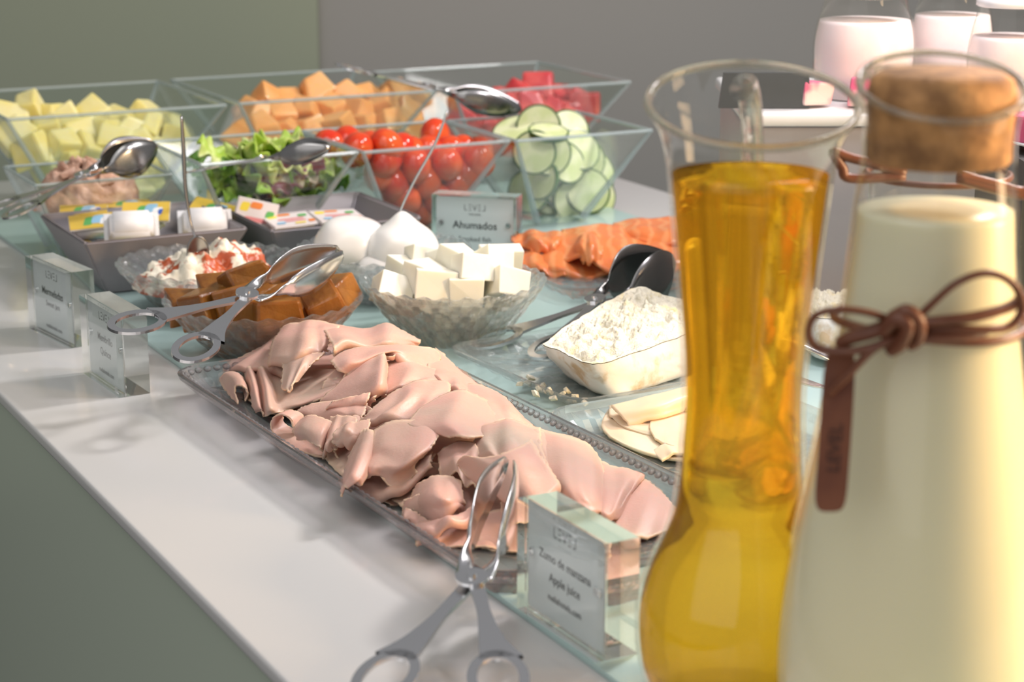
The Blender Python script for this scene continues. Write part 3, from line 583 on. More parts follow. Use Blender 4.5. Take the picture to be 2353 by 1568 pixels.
# ------------------------------------------------------------------ ham
HG = 'folded ham slices on the long platter'
HAM = [
 ('large pale ham slice forming the hump at the far left of the pile', [[(650,752,44),(690,740,50),(735,738,52),(780,752,50)],[(625,790,38),(680,775,50),(730,770,52),(765,775,50)],[(617,830,30),(675,812,44),(730,800,46),(752,795,46)]], (3,180), None),
 ('ham slice lying along the far edge with a rounded right end', [[(725,742,42),(780,750,44),(840,757,44),(885,745,46),(925,760,42),(965,783,34)],[(745,760,52),(790,765,52),(840,770,50),(890,765,50),(930,775,44),(966,790,34)],[(765,795,52),(800,785,52),(850,785,50),(900,786,48),(935,789,40),(962,794,32)]], (3,210), None),
 ('ham slice tapering to a point at the far left', [[(600,800,22),(630,778,28),(650,768,34),(680,765,40)],[(560,818,18),(600,812,26),(630,810,30),(680,800,34)],[(512,848,12),(560,842,20),(620,840,24),(655,855,24)]], (2.5,150), None),
 ('ham flap with a ragged torn tip hanging below the hump', [[(650,815,38),(690,812,42),(745,812,44)],[(650,855,30),(680,850,36),(715,840,38)],[(646,890,24),(664,900,26),(692,865,32)]], None, None),
 ('short rolled ham end at the left rim of the platter', [[(505,872,10),(520,857,17),(545,858,18),(556,868,14),(560,880,10)],[(515,895,10),(532,868,20),(556,874,20),(566,890,14),(562,902,10)],[(548,930,7),(540,892,17),(560,890,19),(570,905,14),(564,922,8)]], None, None),
 ('ham slice with ribbed folds facing the left rim', [[(558,850,12),(572,842,20),(586,850,14),(600,842,24),(622,850,16),(660,855,18),(700,850,22),(745,850,26),(800,850,30)],[(572,895,12),(584,885,22),(598,895,14),(612,888,24),(635,900,15),(670,905,18),(710,890,22),(760,870,28),(810,870,32)],[(582,938,10),(594,930,18),(604,940,12),(618,935,20),(640,935,16),(680,928,20),(725,912,24),(775,900,30),(820,895,34)],[(590,950,6),(602,945,14),(608,958,10),(625,953,14),(650,948,14),(690,932,18),(735,918,24),(785,905,30),(820,905,34)]], None, None),
 ('broad ham slice with a scrolled corner in front of the far edge', [[(760,830,44),(800,805,48),(860,797,50),(930,795,46),(990,800,38),(1012,818,30)],[(775,850,42),(810,830,48),(870,815,50),(930,815,46),(985,825,36),(1010,845,28)],[(798,862,38),(835,840,44),(875,815,48),(925,828,44),(970,845,36),(1005,855,26)]], (3,250), None),
 ('ham slice pinched into a tall upright crease behind the middle', [[(800,850,38),(850,828,46),(882,815,50),(890,835,42)],[(780,880,34),(830,870,42),(878,860,50),(888,880,38)],[(740,915,26),(810,905,34),(870,892,44),(892,905,34)],[(738,925,22),(790,940,26),(830,930,30),(862,914,38)]], (2.5,140), None),
 ('small curled ham fold with an open mouth left of the tall crease', [[(770,850,36),(800,860,36),(830,850,34)],[(752,870,34),(790,875,34),(830,868,34)],[(742,885,30),(790,882,32),(820,880,32)]], (3.5,270), None),
 ('pink ham slice spread at the right of the tall crease', [[(880,835,40),(930,825,42),(985,845,36),(1040,870,28)],[(885,860,38),(940,855,42),(1000,870,36),(1045,890,28)],[(875,900,36),(920,890,40),(960,880,40),(1040,900,30)]], (2,120), None),
 ('long diagonal ham band with a small open roll at its left end', [[(885,915,40),(930,888,44),(980,874,44),(1030,880,38)],[(850,945,38),(920,925,44),(980,900,46),(1035,900,38)],[(830,965,32),(880,960,38),(960,945,42),(1010,925,42)]], (3,240), None),
 ('ham slice sloping down left of the diagonal band', [[(690,940,22),(740,925,28),(800,920,32),(845,930,34)],[(682,955,18),(735,945,26),(800,945,32),(835,955,32)],[(692,960,14),(745,964,22),(810,958,30),(828,968,28)]], (2,160), None),
 ('ham slice curled into a teardrop loop at the left rim', [[(770,1030,9),(720,1015,9),(680,990,10),(655,975,14),(650,955,20),(665,945,26),(690,950,24),(700,975,16)],[(758,1042,8),(710,1030,8),(665,1005,9),(638,985,13),(636,962,21),(655,950,26),(676,958,24),(688,984,16)],[(745,1052,8),(700,1040,8),(650,1015,8),(625,992,12),(625,965,20),(645,953,26),(665,963,24),(675,988,16)]], None, None),
 ('plump smooth ham fold beside the teardrop loop', [[(690,965,24),(715,955,30),(750,965,30),(770,975,26)],[(675,990,20),(705,985,28),(740,990,28),(755,1000,22)],[(685,1010,14),(715,1015,20),(735,1030,18),(745,1040,10)]], None, None),
 ('ham slice draped with a hanging lip left of the open tube', [[(760,960,28),(785,957,32),(820,962,32)],[(748,1000,22),(775,995,28),(812,990,28)],[(742,1045,12),(755,1020,22),(775,1010,24)]], (2.5,180), None),
 ('ham slice rolled into an open tube at the left front', [[(830,1000,14),(812,985,18),(805,965,26),(815,955,32),(830,960,30),(838,972,24)],[(808,1035,10),(790,1015,16),(788,993,25),(800,980,31),(818,985,28),(822,998,22)],[(785,1065,7),(770,1045,12),(770,1020,22),(785,1006,28),(803,1011,26),(806,1024,20)]], None, None),
 ('ham slice standing as a thick vertical fold above the front rim', [[(828,1000,30),(840,988,36),(856,993,38),(864,1010,34)],[(800,1060,22),(820,1045,34),(842,1050,36),(850,1070,30)],[(787,1104,17),(800,1095,28),(818,1100,30),(832,1115,24)],[(784,1140,14),(785,1130,16),(800,1112,24),(815,1110,24)]], None, None),
 ('broad ham slice with a grey patch and a deep pocket below', [[(860,990,38),(900,970,42),(950,965,46),(1000,975,46),(1020,985,44)],[(852,1030,34),(890,1020,40),(940,1015,44),(985,1020,44),(1005,1005,44)],[(842,1065,28),(870,1050,34),(915,1065,36),(950,1055,40),(990,1030,42)],[(824,1085,24),(850,1072,32),(885,1083,30),(915,1090,28),(960,1060,34)]], (5,110), None),
 ('ham layer forming the floor of the deep pocket', [[(825,1075,20),(860,1085,20),(900,1090,20),(945,1070,26),(995,1040,32)],[(822,1105,18),(855,1110,18),(890,1115,18),(930,1095,24),(990,1050,32)],[(812,1112,16),(845,1128,14),(880,1138,14),(925,1118,20),(990,1062,30)]], (2.5,200), None),
 ('ham layer lying lowest under the scalloped folds', [[(830,1115,10),(880,1120,12),(930,1110,14),(975,1080,16)],[(835,1145,6.5),(880,1158,6.5),(935,1148,8),(975,1115,10)]], None, None),
 ('small ham scroll opening between the pocket and the fat roll', [[(925,1062,26),(960,1050,30),(1000,1040,32)],[(918,1080,20),(950,1070,26),(995,1055,30)],[(915,1102,14),(945,1088,20),(985,1070,26)]], (4,290), None),
 ('large smooth pink ham slice draped over the middle of the pile', [[(965,940,43),(1040,900,44),(1090,905,38),(1135,935,28)],[(945,962,44),(1020,935,49),(1080,945,47),(1155,965,32)],[(940,980,44),(1000,975,49),(1060,980,49),(1150,990,38)],[(1000,990,46),(1040,1005,46),(1080,1010,46),(1115,1003,44)]], None, None),
 ('orange edged ham slice folded at the right of the middle', [[(1060,885,28),(1110,885,28),(1170,925,22),(1215,975,14)],[(1100,930,34),(1150,925,32),(1190,950,26),(1228,985,16)],[(1130,965,38),(1170,965,32),(1210,980,26),(1238,998,16)]], (2,120), None),
 ('ham slice with a pale scraped patch behind the upright tongs', [[(1092,985,42),(1130,970,47),(1180,965,46),(1240,985,36)],[(1090,1015,40),(1130,1010,46),(1180,1010,48),(1245,1030,40)],[(1096,1048,36),(1140,1045,44),(1190,1050,46),(1265,1090,36)]], (2,120), None),
 ('ham slice peaked at its left corner behind the tong tips', [[(1050,1062,36),(1066,1048,43),(1110,1052,46),(1165,1042,50),(1220,1010,48)],[(1068,1090,32),(1100,1090,36),(1150,1085,44),(1210,1080,46),(1250,1060,44)],[(1100,1120,26),(1130,1130,30),(1180,1150,34),(1240,1135,40),(1285,1110,38)]], (3,150), None),
 ('rounded ham fold in the hollow left of the peaked slice', [[(1005,1045,32),(1040,1018,38),(1085,1018,40),(1100,1040,38)],[(1010,1075,28),(1045,1060,34),(1080,1070,34),(1100,1090,32)],[(1015,1100,22),(1050,1095,28),(1080,1120,26),(1110,1130,24)]], None, None),
 ('fat ham roll with a ragged right end above the front rim', [[(955,1120,18),(985,1098,28),(1020,1093,30),(1060,1108,28)],[(946,1150,14),(980,1138,28),(1020,1143,30),(1065,1148,24)],[(958,1178,10),(1000,1172,22),(1040,1168,24),(1068,1165,18)]], (4,140), None),
 ('long thin ham roll lying in front of the fat roll', [[(950,1205,10),(1000,1195,18),(1050,1185,20),(1110,1150,22)],[(955,1218,12),(1005,1206,18),(1055,1196,20),(1110,1170,20)]], (4,260), None),
 ('crumpled ham corner at the front rim of the platter', [[(925,1180,12),(938,1172,16),(960,1180,16),(990,1200,14)],[(930,1190,12),(932,1192,13),(952,1198,13),(980,1212,11)],[(942,1200,11),(932,1206,8),(948,1212,8),(970,1222,8)]], (2,180), None),
 ('flat ham slice lowest at the front of the platter', [[(938,1205,9),(970,1215,8),(1050,1210,11),(1130,1195,14),(1180,1185,18)],[(955,1228,8),(985,1250,6),(1060,1260,6),(1130,1264,7),(1190,1262,9)]], None, None),
 ('big smooth ham slice arching at the right side of the pile', [[(1235,985,34),(1290,1000,34),(1340,1015,28),(1372,1045,20)],[(1245,1050,36),(1300,1050,38),(1350,1060,33),(1388,1085,22)],[(1265,1110,32),(1310,1120,35),(1355,1140,31),(1392,1130,22)],[(1290,1165,24),(1340,1175,27),(1378,1172,24),(1388,1160,20)]], (2,140), None),
 ('shaded ham fold between the tongs and the sign block', [[(1180,1055,38),(1220,1075,38),(1262,1100,34)],[(1160,1110,30),(1210,1130,32),(1272,1150,28)],[(1150,1185,18),(1210,1205,18),(1280,1215,16)]], None, None),
 ('ham slice with a knobbed corner at the right rim', [[(1365,1055,20),(1410,1072,19),(1455,1082,15),(1478,1090,12)],[(1380,1120,24),(1420,1118,25),(1462,1098,20),(1480,1098,14)],[(1380,1180,22),(1402,1180,22),(1428,1160,20),(1452,1128,17)]], (3,160), None),
 ('fan shaped ham slice at the far right end behind the pitcher', [[(1400,1095,12),(1475,1100,13),(1520,1130,11),(1552,1170,8)],[(1390,1160,14),(1450,1160,15),(1500,1170,13),(1548,1195,8)],[(1370,1215,12),(1430,1232,10),(1480,1238,8),(1535,1222,7)]], None, None),
 ('ham slice mostly hidden behind the front sign block', [[(1090,1185,16),(1160,1170,20),(1240,1175,20),(1320,1170,22),(1400,1180,16)],[(1095,1235,10),(1160,1235,12),(1230,1235,13),(1310,1230,13),(1400,1225,11)],[(1110,1262,6),(1170,1270,7),(1230,1272,7),(1300,1268,7),(1400,1250,7)]], None, None),
 ('narrow ham scroll peeking out beneath the diagonal band', [[(760,925,34),(800,915,38),(850,905,40)],[(752,938,30),(795,930,34),(845,922,38)],[(745,950,24),(790,946,28),(838,938,32)]], (4.5,300), None),
 ('ham lip curling over the open tube at the front left', [[(775,985,32),(810,972,36),(850,965,36)],[(768,1000,30),(805,990,34),(848,985,34)],[(764,1012,26),(800,1006,30),(842,1000,30)]], (4,280), None),
 ('ham scroll with an open end above the crumpled front corner', [[(930,1150,18),(960,1140,22),(1000,1138,24)],[(926,1162,14),(958,1156,18),(1000,1152,20)],[(924,1174,10),(956,1170,14),(996,1166,16)]], (3.5,300), None),
 ('ham fold rolled along the right flank behind the big smooth slice', [[(1180,975,40),(1225,985,38),(1265,1000,32)],[(1190,1000,42),(1235,1015,40),(1275,1030,34)],[(1205,1035,42),(1245,1060,40),(1280,1085,34)]], (3.5,260), None),
 ('ham edge ruffled along the far rim behind the pink slice', [[(1000,800,22),(1040,835,20),(1080,870,18),(1120,900,16)],[(985,830,34),(1030,858,32),(1070,885,30),(1110,912,26)],[(980,850,36),(1020,878,36),(1060,900,34),(1100,925,30)]], (3,200), None),
 ('flat ham slice lowest at the far end of the platter', [[(560,830,8),(660,780,9),(800,770,9),(940,790,9)],[(560,900,8),(680,860,14),(820,840,18),(990,830,10)],[(600,950,7),(700,950,12),(850,920,18),(1060,890,9)]], None, None),
 ('flat ham slice lowest under the middle of the pile', [[(700,1000,7),(850,930,18),(980,880,18),(1110,900,9)],[(760,1070,7),(900,1010,20),(1050,960,22),(1200,960,9)],[(830,1130,7),(960,1090,18),(1100,1050,20),(1290,1030,9)]], None, None),
 ('flat ham slice lowest under the right end of the pile', [[(900,1150,8),(1050,1080,18),(1180,1020,20),(1300,1020,9)],[(980,1200,8),(1120,1150,14),(1260,1110,20),(1400,1080,9)],[(1060,1240,7),(1200,1220,9),(1340,1190,10),(1480,1130,9)]], None, None),
]
for i, (lab, rows, curl, rip) in enumerate(HAM):
    o = sheet('ham_slice', rows, 'ham', lab, 'ham', HG, curl=curl, ripple=rip, seed=i * 1.7, nu=36 + 4 * max(0, len(rows[0]) - 5), nv=28, thick=.0014, rag=.0016, wav=.35 if rows[0][0][2] < 30 and len(rows) > 2 and curl is None else .45 if ('smooth' in lab or 'fan' in lab or 'hidden' in lab or 'knobbed' in lab) else .8)

# ------------------------------------------------------------------ soft cheese, sliced cheese, salmon
def cut_cheese(name, topp, botp, label):
    e = empty(name, G(*botp[0][:2], botp[0][2]), label, 'cheese'); n = len(topp)
    T = [Vector(p) for p in spline([G(*p) for p in topp + topp[:1]], 96)][:-1]; B = [Vector(p) for p in spline([G(*p) for p in botp + botp[:1]], 96)][:-1]
    m = len(T); vs, fs = [], []; K = 10
    for k in range(K + 1):
        for i in range(m):
            p = B[i].lerp(T[i], k / K); c = sum(B, Vector()) / m; d = (p - c); d.z = 0; d.normalize()
            p += d * (.0025 * math.sin(math.pi * k / K) + .004 * noise.noise(p * 60) + .0016 * noise.noise(p * 260)); vs.append(p)
    for k in range(K):
        for i in range(m): fs.append((k * m + i, k * m + (i + 1) % m, (k + 1) * m + (i + 1) % m, (k + 1) * m + i))
    fs.append(tuple(range(m))[::-1])
    top_ = vs[K * m:(K + 1) * m]; mesh('rind', vs, fs, 'brierind', e)
    vs, fs = [], []; c = sum(top_, Vector()) / m; Q = 44
    for q in range(Q + 1):
        f = 1 - q / Q
        for i in range(m):
            p = c.lerp(top_[i], f); p.z += (.0058 * noise.fractal(p * 120, .6, 2.1, 5) + .005 * noise.noise(p * 50)) * min(1, (1 - f) * 8) + .0006 - (.003 if .9 < f < .97 else 0); vs.append(p)
    for q in range(Q):
        for i in range(m): fs.append((q * m + i, q * m + (i + 1) % m, (q + 1) * m + (i + 1) % m, (q + 1) * m + i))
    mesh('cut_face', vs, fs, 'briecut', e); return e
cut_cheese('soft_cheese', [(1245,793,.040),(1290,760,.041),(1350,720,.044),(1410,685,.048),(1470,660,.050),(1505,672,.048),(1545,685,.048),(1610,700,.045),(1640,740,.041),(1560,775,.040),(1450,815,.039),(1370,838,.038),(1310,820,.038)],
    [(1290,850,.006),(1320,825,.006),(1380,800,.006),(1440,760,.006),(1500,740,.006),(1530,745,.006),(1590,760,.006),(1660,790,.006),(1650,830,.006),(1590,858,.006),(1480,895,.006),(1410,912,.006),(1345,892,.006)],
    'halved white rinded soft cheese with a crumbly cut face on the woven plate')
cut_cheese('soft_cheese', [(1820,690,.045),(1860,650,.045),(1920,640,.045),(1990,650,.045),(2000,700,.042),(1900,735,.04)], [(1825,780,.006),(1870,740,.006),(1920,735,.006),(1985,740,.006),(1990,790,.006),(1900,830,.006)],
    'second soft cheese piece seen between the pitcher and the carafe')
# crumbs on the woven plate
crm = protos('briecut', 3, (.006, .005, .003), .001, .0008, 200)
for px, py in [(1195, 882), (1215, 880), (1240, 895), (1250, 885), (1232, 905), (1265, 900), (1290, 905), (1305, 898), (1270, 915), (1320, 910), (1220, 868), (1345, 925)]:
    o = bpy.data.objects.new('cheese_crumb', crm[rnd.randrange(3)]); C.objects.link(o); o.location = G(px, py, .0085); o.rotation_euler = (rnd.random(), rnd.random(), rnd.random() * 3); tag(o, 'pale cheese crumb on the woven crystal plate', 'crumb', 'cheese crumbs')
SG = 'cheese slices on the crystal plate'
for lab, rows, curl in [
    ('lowest pale cheese slice with a rounded left edge', [[(1395,945,10),(1450,935,10),(1560,925,10),(1650,930,10)],[(1382,980,9),(1440,985,10),(1560,985,10),(1660,990,10)],[(1400,1005,8),(1470,1040,8),(1560,1060,8),(1640,1075,8)]], None),
    ('middle cheese slice lying over the lowest one', [[(1400,935,13),(1450,935,14),(1520,935,14),(1600,930,14)],[(1400,950,13),(1440,970,13),(1500,985,13),(1600,985,13)],[(1402,955,12),(1430,980,12),(1480,998,11),(1500,1000,11)]], None),
    ('round edged cheese slice at the right against the pitcher', [[(1500,955,16),(1540,945,17),(1600,940,17)],[(1493,985,14),(1540,985,15),(1610,985,15)],[(1505,1010,12),(1545,1028,12),(1620,1035,12)]], None),
    ('folded cheese slice topmost on the plate', [[(1405,935,20),(1460,920,24),(1530,903,28),(1600,885,30)],[(1420,950,20),(1470,940,24),(1530,925,28),(1600,905,30)],[(1440,972,15),(1480,962,18),(1530,950,21),(1600,928,22)]], (2.5, 160)),
    ('small curled cheese slice at the front rim', [[(1500,1040,8),(1530,1022,12),(1580,1025,12)],[(1520,1060,8),(1550,1045,12),(1590,1050,12)]], None)]:
    sheet('cheese_slice', rows, 'slice', lab, 'cheese', SG, curl=curl, seed=len(lab), rag=.0004, thick=.0022, wav=.2)
for i, (lab, rows, curl) in enumerate([
    ('salmon slice lying lowest at the left of its plate', [[(1190,560,14),(1260,550,16),(1340,545,18),(1420,545,16)],[(1160,590,14),(1240,585,20),(1330,580,20),(1430,585,16)],[(1158,600,12),(1240,615,12),(1340,628,10),(1440,622,10)]], (3, 160)),
    ('salmon slice with a rolled tip at the far left', [[(1175,540,26),(1220,532,30),(1290,535,32)],[(1178,560,24),(1230,552,32),(1290,550,32)],[(1215,575,22),(1250,570,26),(1280,565,28)]], (4, 220)),
    ('salmon slice ridged across the middle of its plate', [[(1290,530,28),(1350,520,34),(1410,515,34),(1440,530,24)],[(1280,560,26),(1340,550,34),(1400,545,34),(1460,560,24)],[(1270,590,20),(1340,590,26),(1420,600,24),(1470,595,16)]], (3, 150)),
    ('salmon slice at the right rear of its plate', [[(1410,515,26),(1450,505,32),(1520,500,32),(1600,505,26)],[(1420,535,26),(1470,530,32),(1530,530,32),(1610,530,24)],[(1430,555,20),(1480,555,24),(1540,560,24),(1610,560,18)]], (3, 160)),
    ('salmon slice wrinkled at the front right of its plate', [[(1380,560,24),(1440,550,26),(1500,555,24),(1570,560,20)],[(1370,590,20),(1440,585,22),(1500,590,20),(1580,590,16)],[(1370,618,10),(1430,620,10),(1490,618,10),(1570,610,10)]], (2, 140)),
    ('salmon slice folded into a hood at the plate centre', [[(1330,545,36),(1350,538,42),(1375,545,38)],[(1322,570,32),(1350,560,40),(1385,575,32)],[(1340,600,22),(1358,598,26),(1380,600,22)]], (2, 160)),
    ('salmon slice hanging over the left front rim', [[(1160,585,16),(1210,580,20),(1270,590,18)],[(1165,605,12),(1220,605,16),(1280,612,14)],[(1185,618,9),(1240,625,9),(1300,630,9)]], (2, 120))]):
    sheet('salmon_slice', rows, 'salmon', lab, 'salmon', 'smoked salmon slices on the plate', curl=curl, seed=i * 2.3, ripple=(.002, 2.2, i), thick=.002)

# ------------------------------------------------------------------ tongs and spoons
def tongs(pivot, tip, label, roll=0, s=1.0, opening=1.0, up=(0, 0, 1), ring=True, lw=1.0, bmat='steel', BL=.125):
    piv, tp = Vector(pivot), Vector(tip); x = (tp - piv).normalized(); z = Vector(up); y = z.cross(x).normalized(); z = x.cross(y); mt = Matrix((x, y, z)).transposed().to_4x4()
    mt = Matrix.Translation(piv) @ mt @ Matrix.Rotation(roll, 4, 'X') @ Matrix.Scale(s, 4); e = empty('serving_tongs', piv, label, 'tongs', 'steel serving tongs', mat=mt)
    for sd in (1, -1):
        vs, fs = [], []
        # blade: flat strap leaving the pivot, twisting upright, then a leaf
        st = []
        for k in range(29):
            t = k / 28; xx = .004 + BL * t
            tw = min(1, max(0, (t - .06) / .22)); tw = tw * tw * (3 - 2 * tw)
            yy = sd * (.006 + .010 * math.sin(min(1, t * 1.5) * math.pi * .5) * opening - ((.010 * opening + .0042) * max(0, (t - .55) / .45) ** 1.6))
            wd = .0045 if t < .28 else .0045 + .0095 * lw * math.sin(math.pi * min(1, (t - .28) / .72) ** .8) ** .9
            if t > .985: wd = .001
            ang = tw * R(90) * sd
            st.append((Vector((xx, yy, .0012 * sd)), ang, wd))
        for c, ang, wd in st:
            d = Vector((0, math.cos(ang), math.sin(ang))); nn = Vector((0, -math.sin(ang), math.cos(ang)))
            for q in (-1, -.5, 0, .5, 1): bow = .0022 * (1 - q * q) * (wd > .006); vs.append(c + d * wd * q + nn * (.0006 + bow * -1))
            for q in (1, .5, 0, -.5, -1): bow = .0022 * (1 - q * q) * (wd > .006); vs.append(c + d * wd * q + nn * (-.0006 + bow * -1))
        for i in range(len(st) - 1):
            for k in range(10): fs.append((i * 10 + k, i * 10 + (k + 1) % 10, i * 10 + 10 + (k + 1) % 10, i * 10 + 10 + k))
        fs.append(tuple(range(10))[::-1]); fs.append(tuple(range(len(vs) - 10, len(vs))))
        me = bpy.data.meshes.new('blade'); me.from_pydata([tuple(v) for v in vs], [], fs); link('blade', me, bmat, e)
        if not ring: continue
        # handle: flat outline with an oval finger hole
        zc = .0016 * sd; L = []
        cx, cy_, rx, ry = -.098, -sd * .030, .026, .0165; dirn = R(180 - 14 * -sd)
        outer, inner = [], []; Nn = 40; ca, sa = math.cos(-sd * -.22), math.sin(-sd * -.22)
        for k in range(Nn):
            a = 2 * math.pi * k / Nn; ex = math.cos(a); ey = math.sin(a)
            for lst, kx, ky in ((outer, rx, ry), (inner, rx - .0065, ry - .0055)):
                X, Y = ex * kx, ey * ky; lst.append(Vector((cx + X * ca - Y * sa, cy_ + X * sa + Y * ca, 0)))
        vs = [v + Vector((0, 0, zc + h)) for h in (.0012, -.0012) for l in (outer, inner) for v in l]; fs = []
        for k in range(Nn):
            k2 = (k + 1) % Nn; fs += [(k, k2, Nn + k2, Nn + k), (2 * Nn + k2, 2 * Nn + k, 3 * Nn + k, 3 * Nn + k2), (k2, k, 2 * Nn + k, 2 * Nn + k2), (Nn + k, Nn + k2, 3 * Nn + k2, 3 * Nn + k)]
        me = bpy.data.meshes.new('handle'); 
        # shank joins ring to pivot
        top = spline([(.008, sd * .0045), (-.012, -sd * .001), (-.035, -sd * .0085), (-.058, -sd * .013), (-.082, -sd * .0175)], 16); bot = spline([(.008, -sd * .0045), (-.014, -sd * .0105), (-.036, -sd * .017), (-.060, -sd * .028), (-.076, -sd * .040)], 16)
        b0 = len(vs)
        for (a1, a2), (c1, c2) in zip(top, bot): vs += [Vector((a1, a2, zc + .0012)), Vector((c1, c2, zc + .0012)), Vector((c1, c2, zc - .0012)), Vector((a1, a2, zc - .0012))]
        for i in range(16):
            for k in range(4): fs.append((b0 + i * 4 + k, b0 + i * 4 + (k + 1) % 4, b0 + i * 4 + 4 + (k + 1) % 4, b0 + i * 4 + 4 + k))
        # do not cover the hole
        keep = []
        for f in fs:
            if f[0] >= b0:
                c = sum((vs[i] for i in f), Vector()) / len(f); X, Y = c.x - cx, c.y - cy_; xr, yr = X * ca + Y * sa, -X * sa + Y * ca
                if (xr / (rx - .006)) ** 2 + (yr / (ry - .005)) ** 2 < 1: continue
            keep.append(f)
        me.from_pydata([tuple(v) for v in vs], [], keep); bm = bmesh.new(); bm.from_mesh(me); bmesh.ops.recalc_face_normals(bm, faces=bm.faces); bm.to_mesh(me); bm.free(); link('handle', me, 'steel', e, False)
    bm = bmesh.new(); bmesh.ops.create_cone(bm, cap_ends=True, segments=28, radius1=.0095, radius2=.0095, depth=.002); bmesh.ops.translate(bm, vec=(0, 0, .0036), verts=bm.verts); hub = bm_obj('pivot_plate', bm, 'steel', e)
    bm = bmesh.new(); bmesh.ops.create_cone(bm, cap_ends=True, segments=18, radius1=.003, radius2=.0024, depth=.0018); bmesh.ops.translate(bm, vec=(0, 0, .0055), verts=bm.verts); bm_obj('rivet', bm, 'chrome', hub)
    return e
tongs(G(1085, 1340, .034), G(1180, 1045, .060), 'steel tongs with finger rings lying at the front with blades over the ham', s=1.0, opening=.42, BL=.145, lw=1.35)
tongs(G(567, 683, .078), G(783, 582, .092), 'bright steel tongs resting across the quince paste bowl', s=1.0, BL=.125, lw=1.1, opening=.7, up=(-.25, -.75, .62))
tongs(G(1368, 695, .030), G(1540, 600, .050), 'steel tongs lying on the glass behind the soft cheese', s=1.05, lw=2.2, bmat='dsteel', BL=.11)
tongs(G(190, 405, .105), G(330, 345, .125), 'steel tongs resting on the tuna bowl at the left', s=.85, lw=1.8, bmat='dsteel', BL=.10)
tongs(G(600, 365, .118), G(715, 345, .13), 'steel tongs lying over the green salad', s=.62, lw=1.5, bmat='dsteel')
tongs(G(985, 200, .15), G(1130, 235, .13), 'steel tongs lying over the watermelon bowl', s=.9, bmat='dsteel', lw=1.3)
tongs(DY(2000, 900, 1.35), DY(1880, 850, 1.36), 'steel tongs blade glimpsed between pitcher and carafe', s=.8, up=(0, -1, 0), ring=False)
def utensil(pts, rads, mat, label, cat, bowl=None, nm='spoon'):
    pp = [Vector(p) for p in spline(pts, 30)]; rr = [r[0] for r in spline([(r,) for r in rads], 30)]
    e = empty(nm, pp[-1], label, cat); vs, fs = sweep(pp, rr, 10, flat=.5); mesh('handle', vs, fs, mat, e)
    if bowl:
        c, rx, rz_, ang = bowl; vs, fs = [], []; S, K = 26, 8
        for i in range(K + 1):
            for k in range(S):
                t = i / K; a = 6.2832 * k / S; v = Vector((rx * t * math.cos(a), .006 * (1 - t * t), rz_ * t * math.sin(a))); v = Matrix.Rotation(ang, 4, 'Z') @ v; vs.append(v + c)
        for i in range(K):
            for k in range(S): fs.append((i * S + k, i * S + (k + 1) % S, i * S + S + (k + 1) % S, i * S + S + k))
        o = mesh('spoon_bowl', vs, fs, mat, e); so = o.modifiers.new('t', 'SOLIDIFY'); so.thickness = .0012
    return e
utensil([DY(417, 267, 1.86), DY(422, 350, 1.86), DY(426, 430, 1.858), DY(438, 510, 1.855), DY(452, 555, 1.85)], [.0024, .0038, .0034, .0022, .002], 'dsteel', 'dark spoon standing upright in the paprika dip', 'spoon', (DY(455, 582, 1.845), .011, .017, .3))
utensil([DY(1028, 255, 1.95), DY(1000, 330, 1.95), DY(950, 420, 1.95), DY(918, 490, 1.948), DY(908, 540, 1.945)], [.0022, .003, .003, .0022, .002], 'steel', 'thin steel spoon standing in the mozzarella bowl', 'spoon')

def fmesh(o, name='lettering'):
    me = bpy.data.meshes.new_from_object(o.evaluated_get(bpy.context.evaluated_depsgraph_get())); m2 = bpy.data.objects.new(name, me); C.objects.link(m2); m2.parent = o.parent; m2.matrix_local = o.matrix_local.copy()
    bpy.data.objects.remove(o); m2.name = name; return m2
# ------------------------------------------------------------------ sign blocks
def text(s, size, x, y, mat, par, align='CENTER', ext=.00003, yo=-.0004):
    cu = bpy.data.curves.new('lettering', 'FONT'); cu.body = s; cu.size = size; cu.align_x = align; cu.extrude = ext; cu.offset = size * .012; cu.resolution_u = 3; cu.materials.append(M[mat])
    o = bpy.data.objects.new('lettering', cu); C.objects.link(o); mt3 = Matrix.Translation((x, yo, y)) @ Matrix.Rotation(R(90), 4, 'X'); o = fmesh(o); o.parent = par; o.matrix_local = mt3; return o
def logo(par, x, y, s, mat='inkg', yo=-.0004):
    bars = []  # thin drawn letters: L E V E and a mirrored L
    w_, h_, t = .55, 1, .07
    def L_(ox, segs): bars.extend([(ox + a, b, ox + c, d) for a, b, c, d in segs])
    L_(0, [(0, 0, 0, 1), (0, 0, .5, 0)]); L_(.8, [(0, 0, .5, 0), (0, .5, .5, .5), (0, 1, .5, 1)]); L_(1.6, [(0, 1, .35, 0), (.35, 0, .7, 1)]); L_(2.6, [(0, 0, .5, 0), (0, .5, .5, .5), (0, 1, .5, 1)]); L_(3.4, [(.5, 0, .5, 1), (0, 0, .5, 0)])
    vs, fs = [], []
    for a, b, c, d in bars:
        p, q = Vector((a, b)), Vector((c, d)); n = Vector((-(q - p).y, (q - p).x)).normalized() * t; i = len(vs)
        for r_ in (p - n, q - n, q + n, p + n): vs.append((x + (r_.x - 1.95) * s, yo, y + r_.y * s))
        fs.append((i, i + 1, i + 2, i + 3))
    me = bpy.data.meshes.new('logo'); me.from_pydata(vs, [], fs); link('logo', me, mat, par, False)
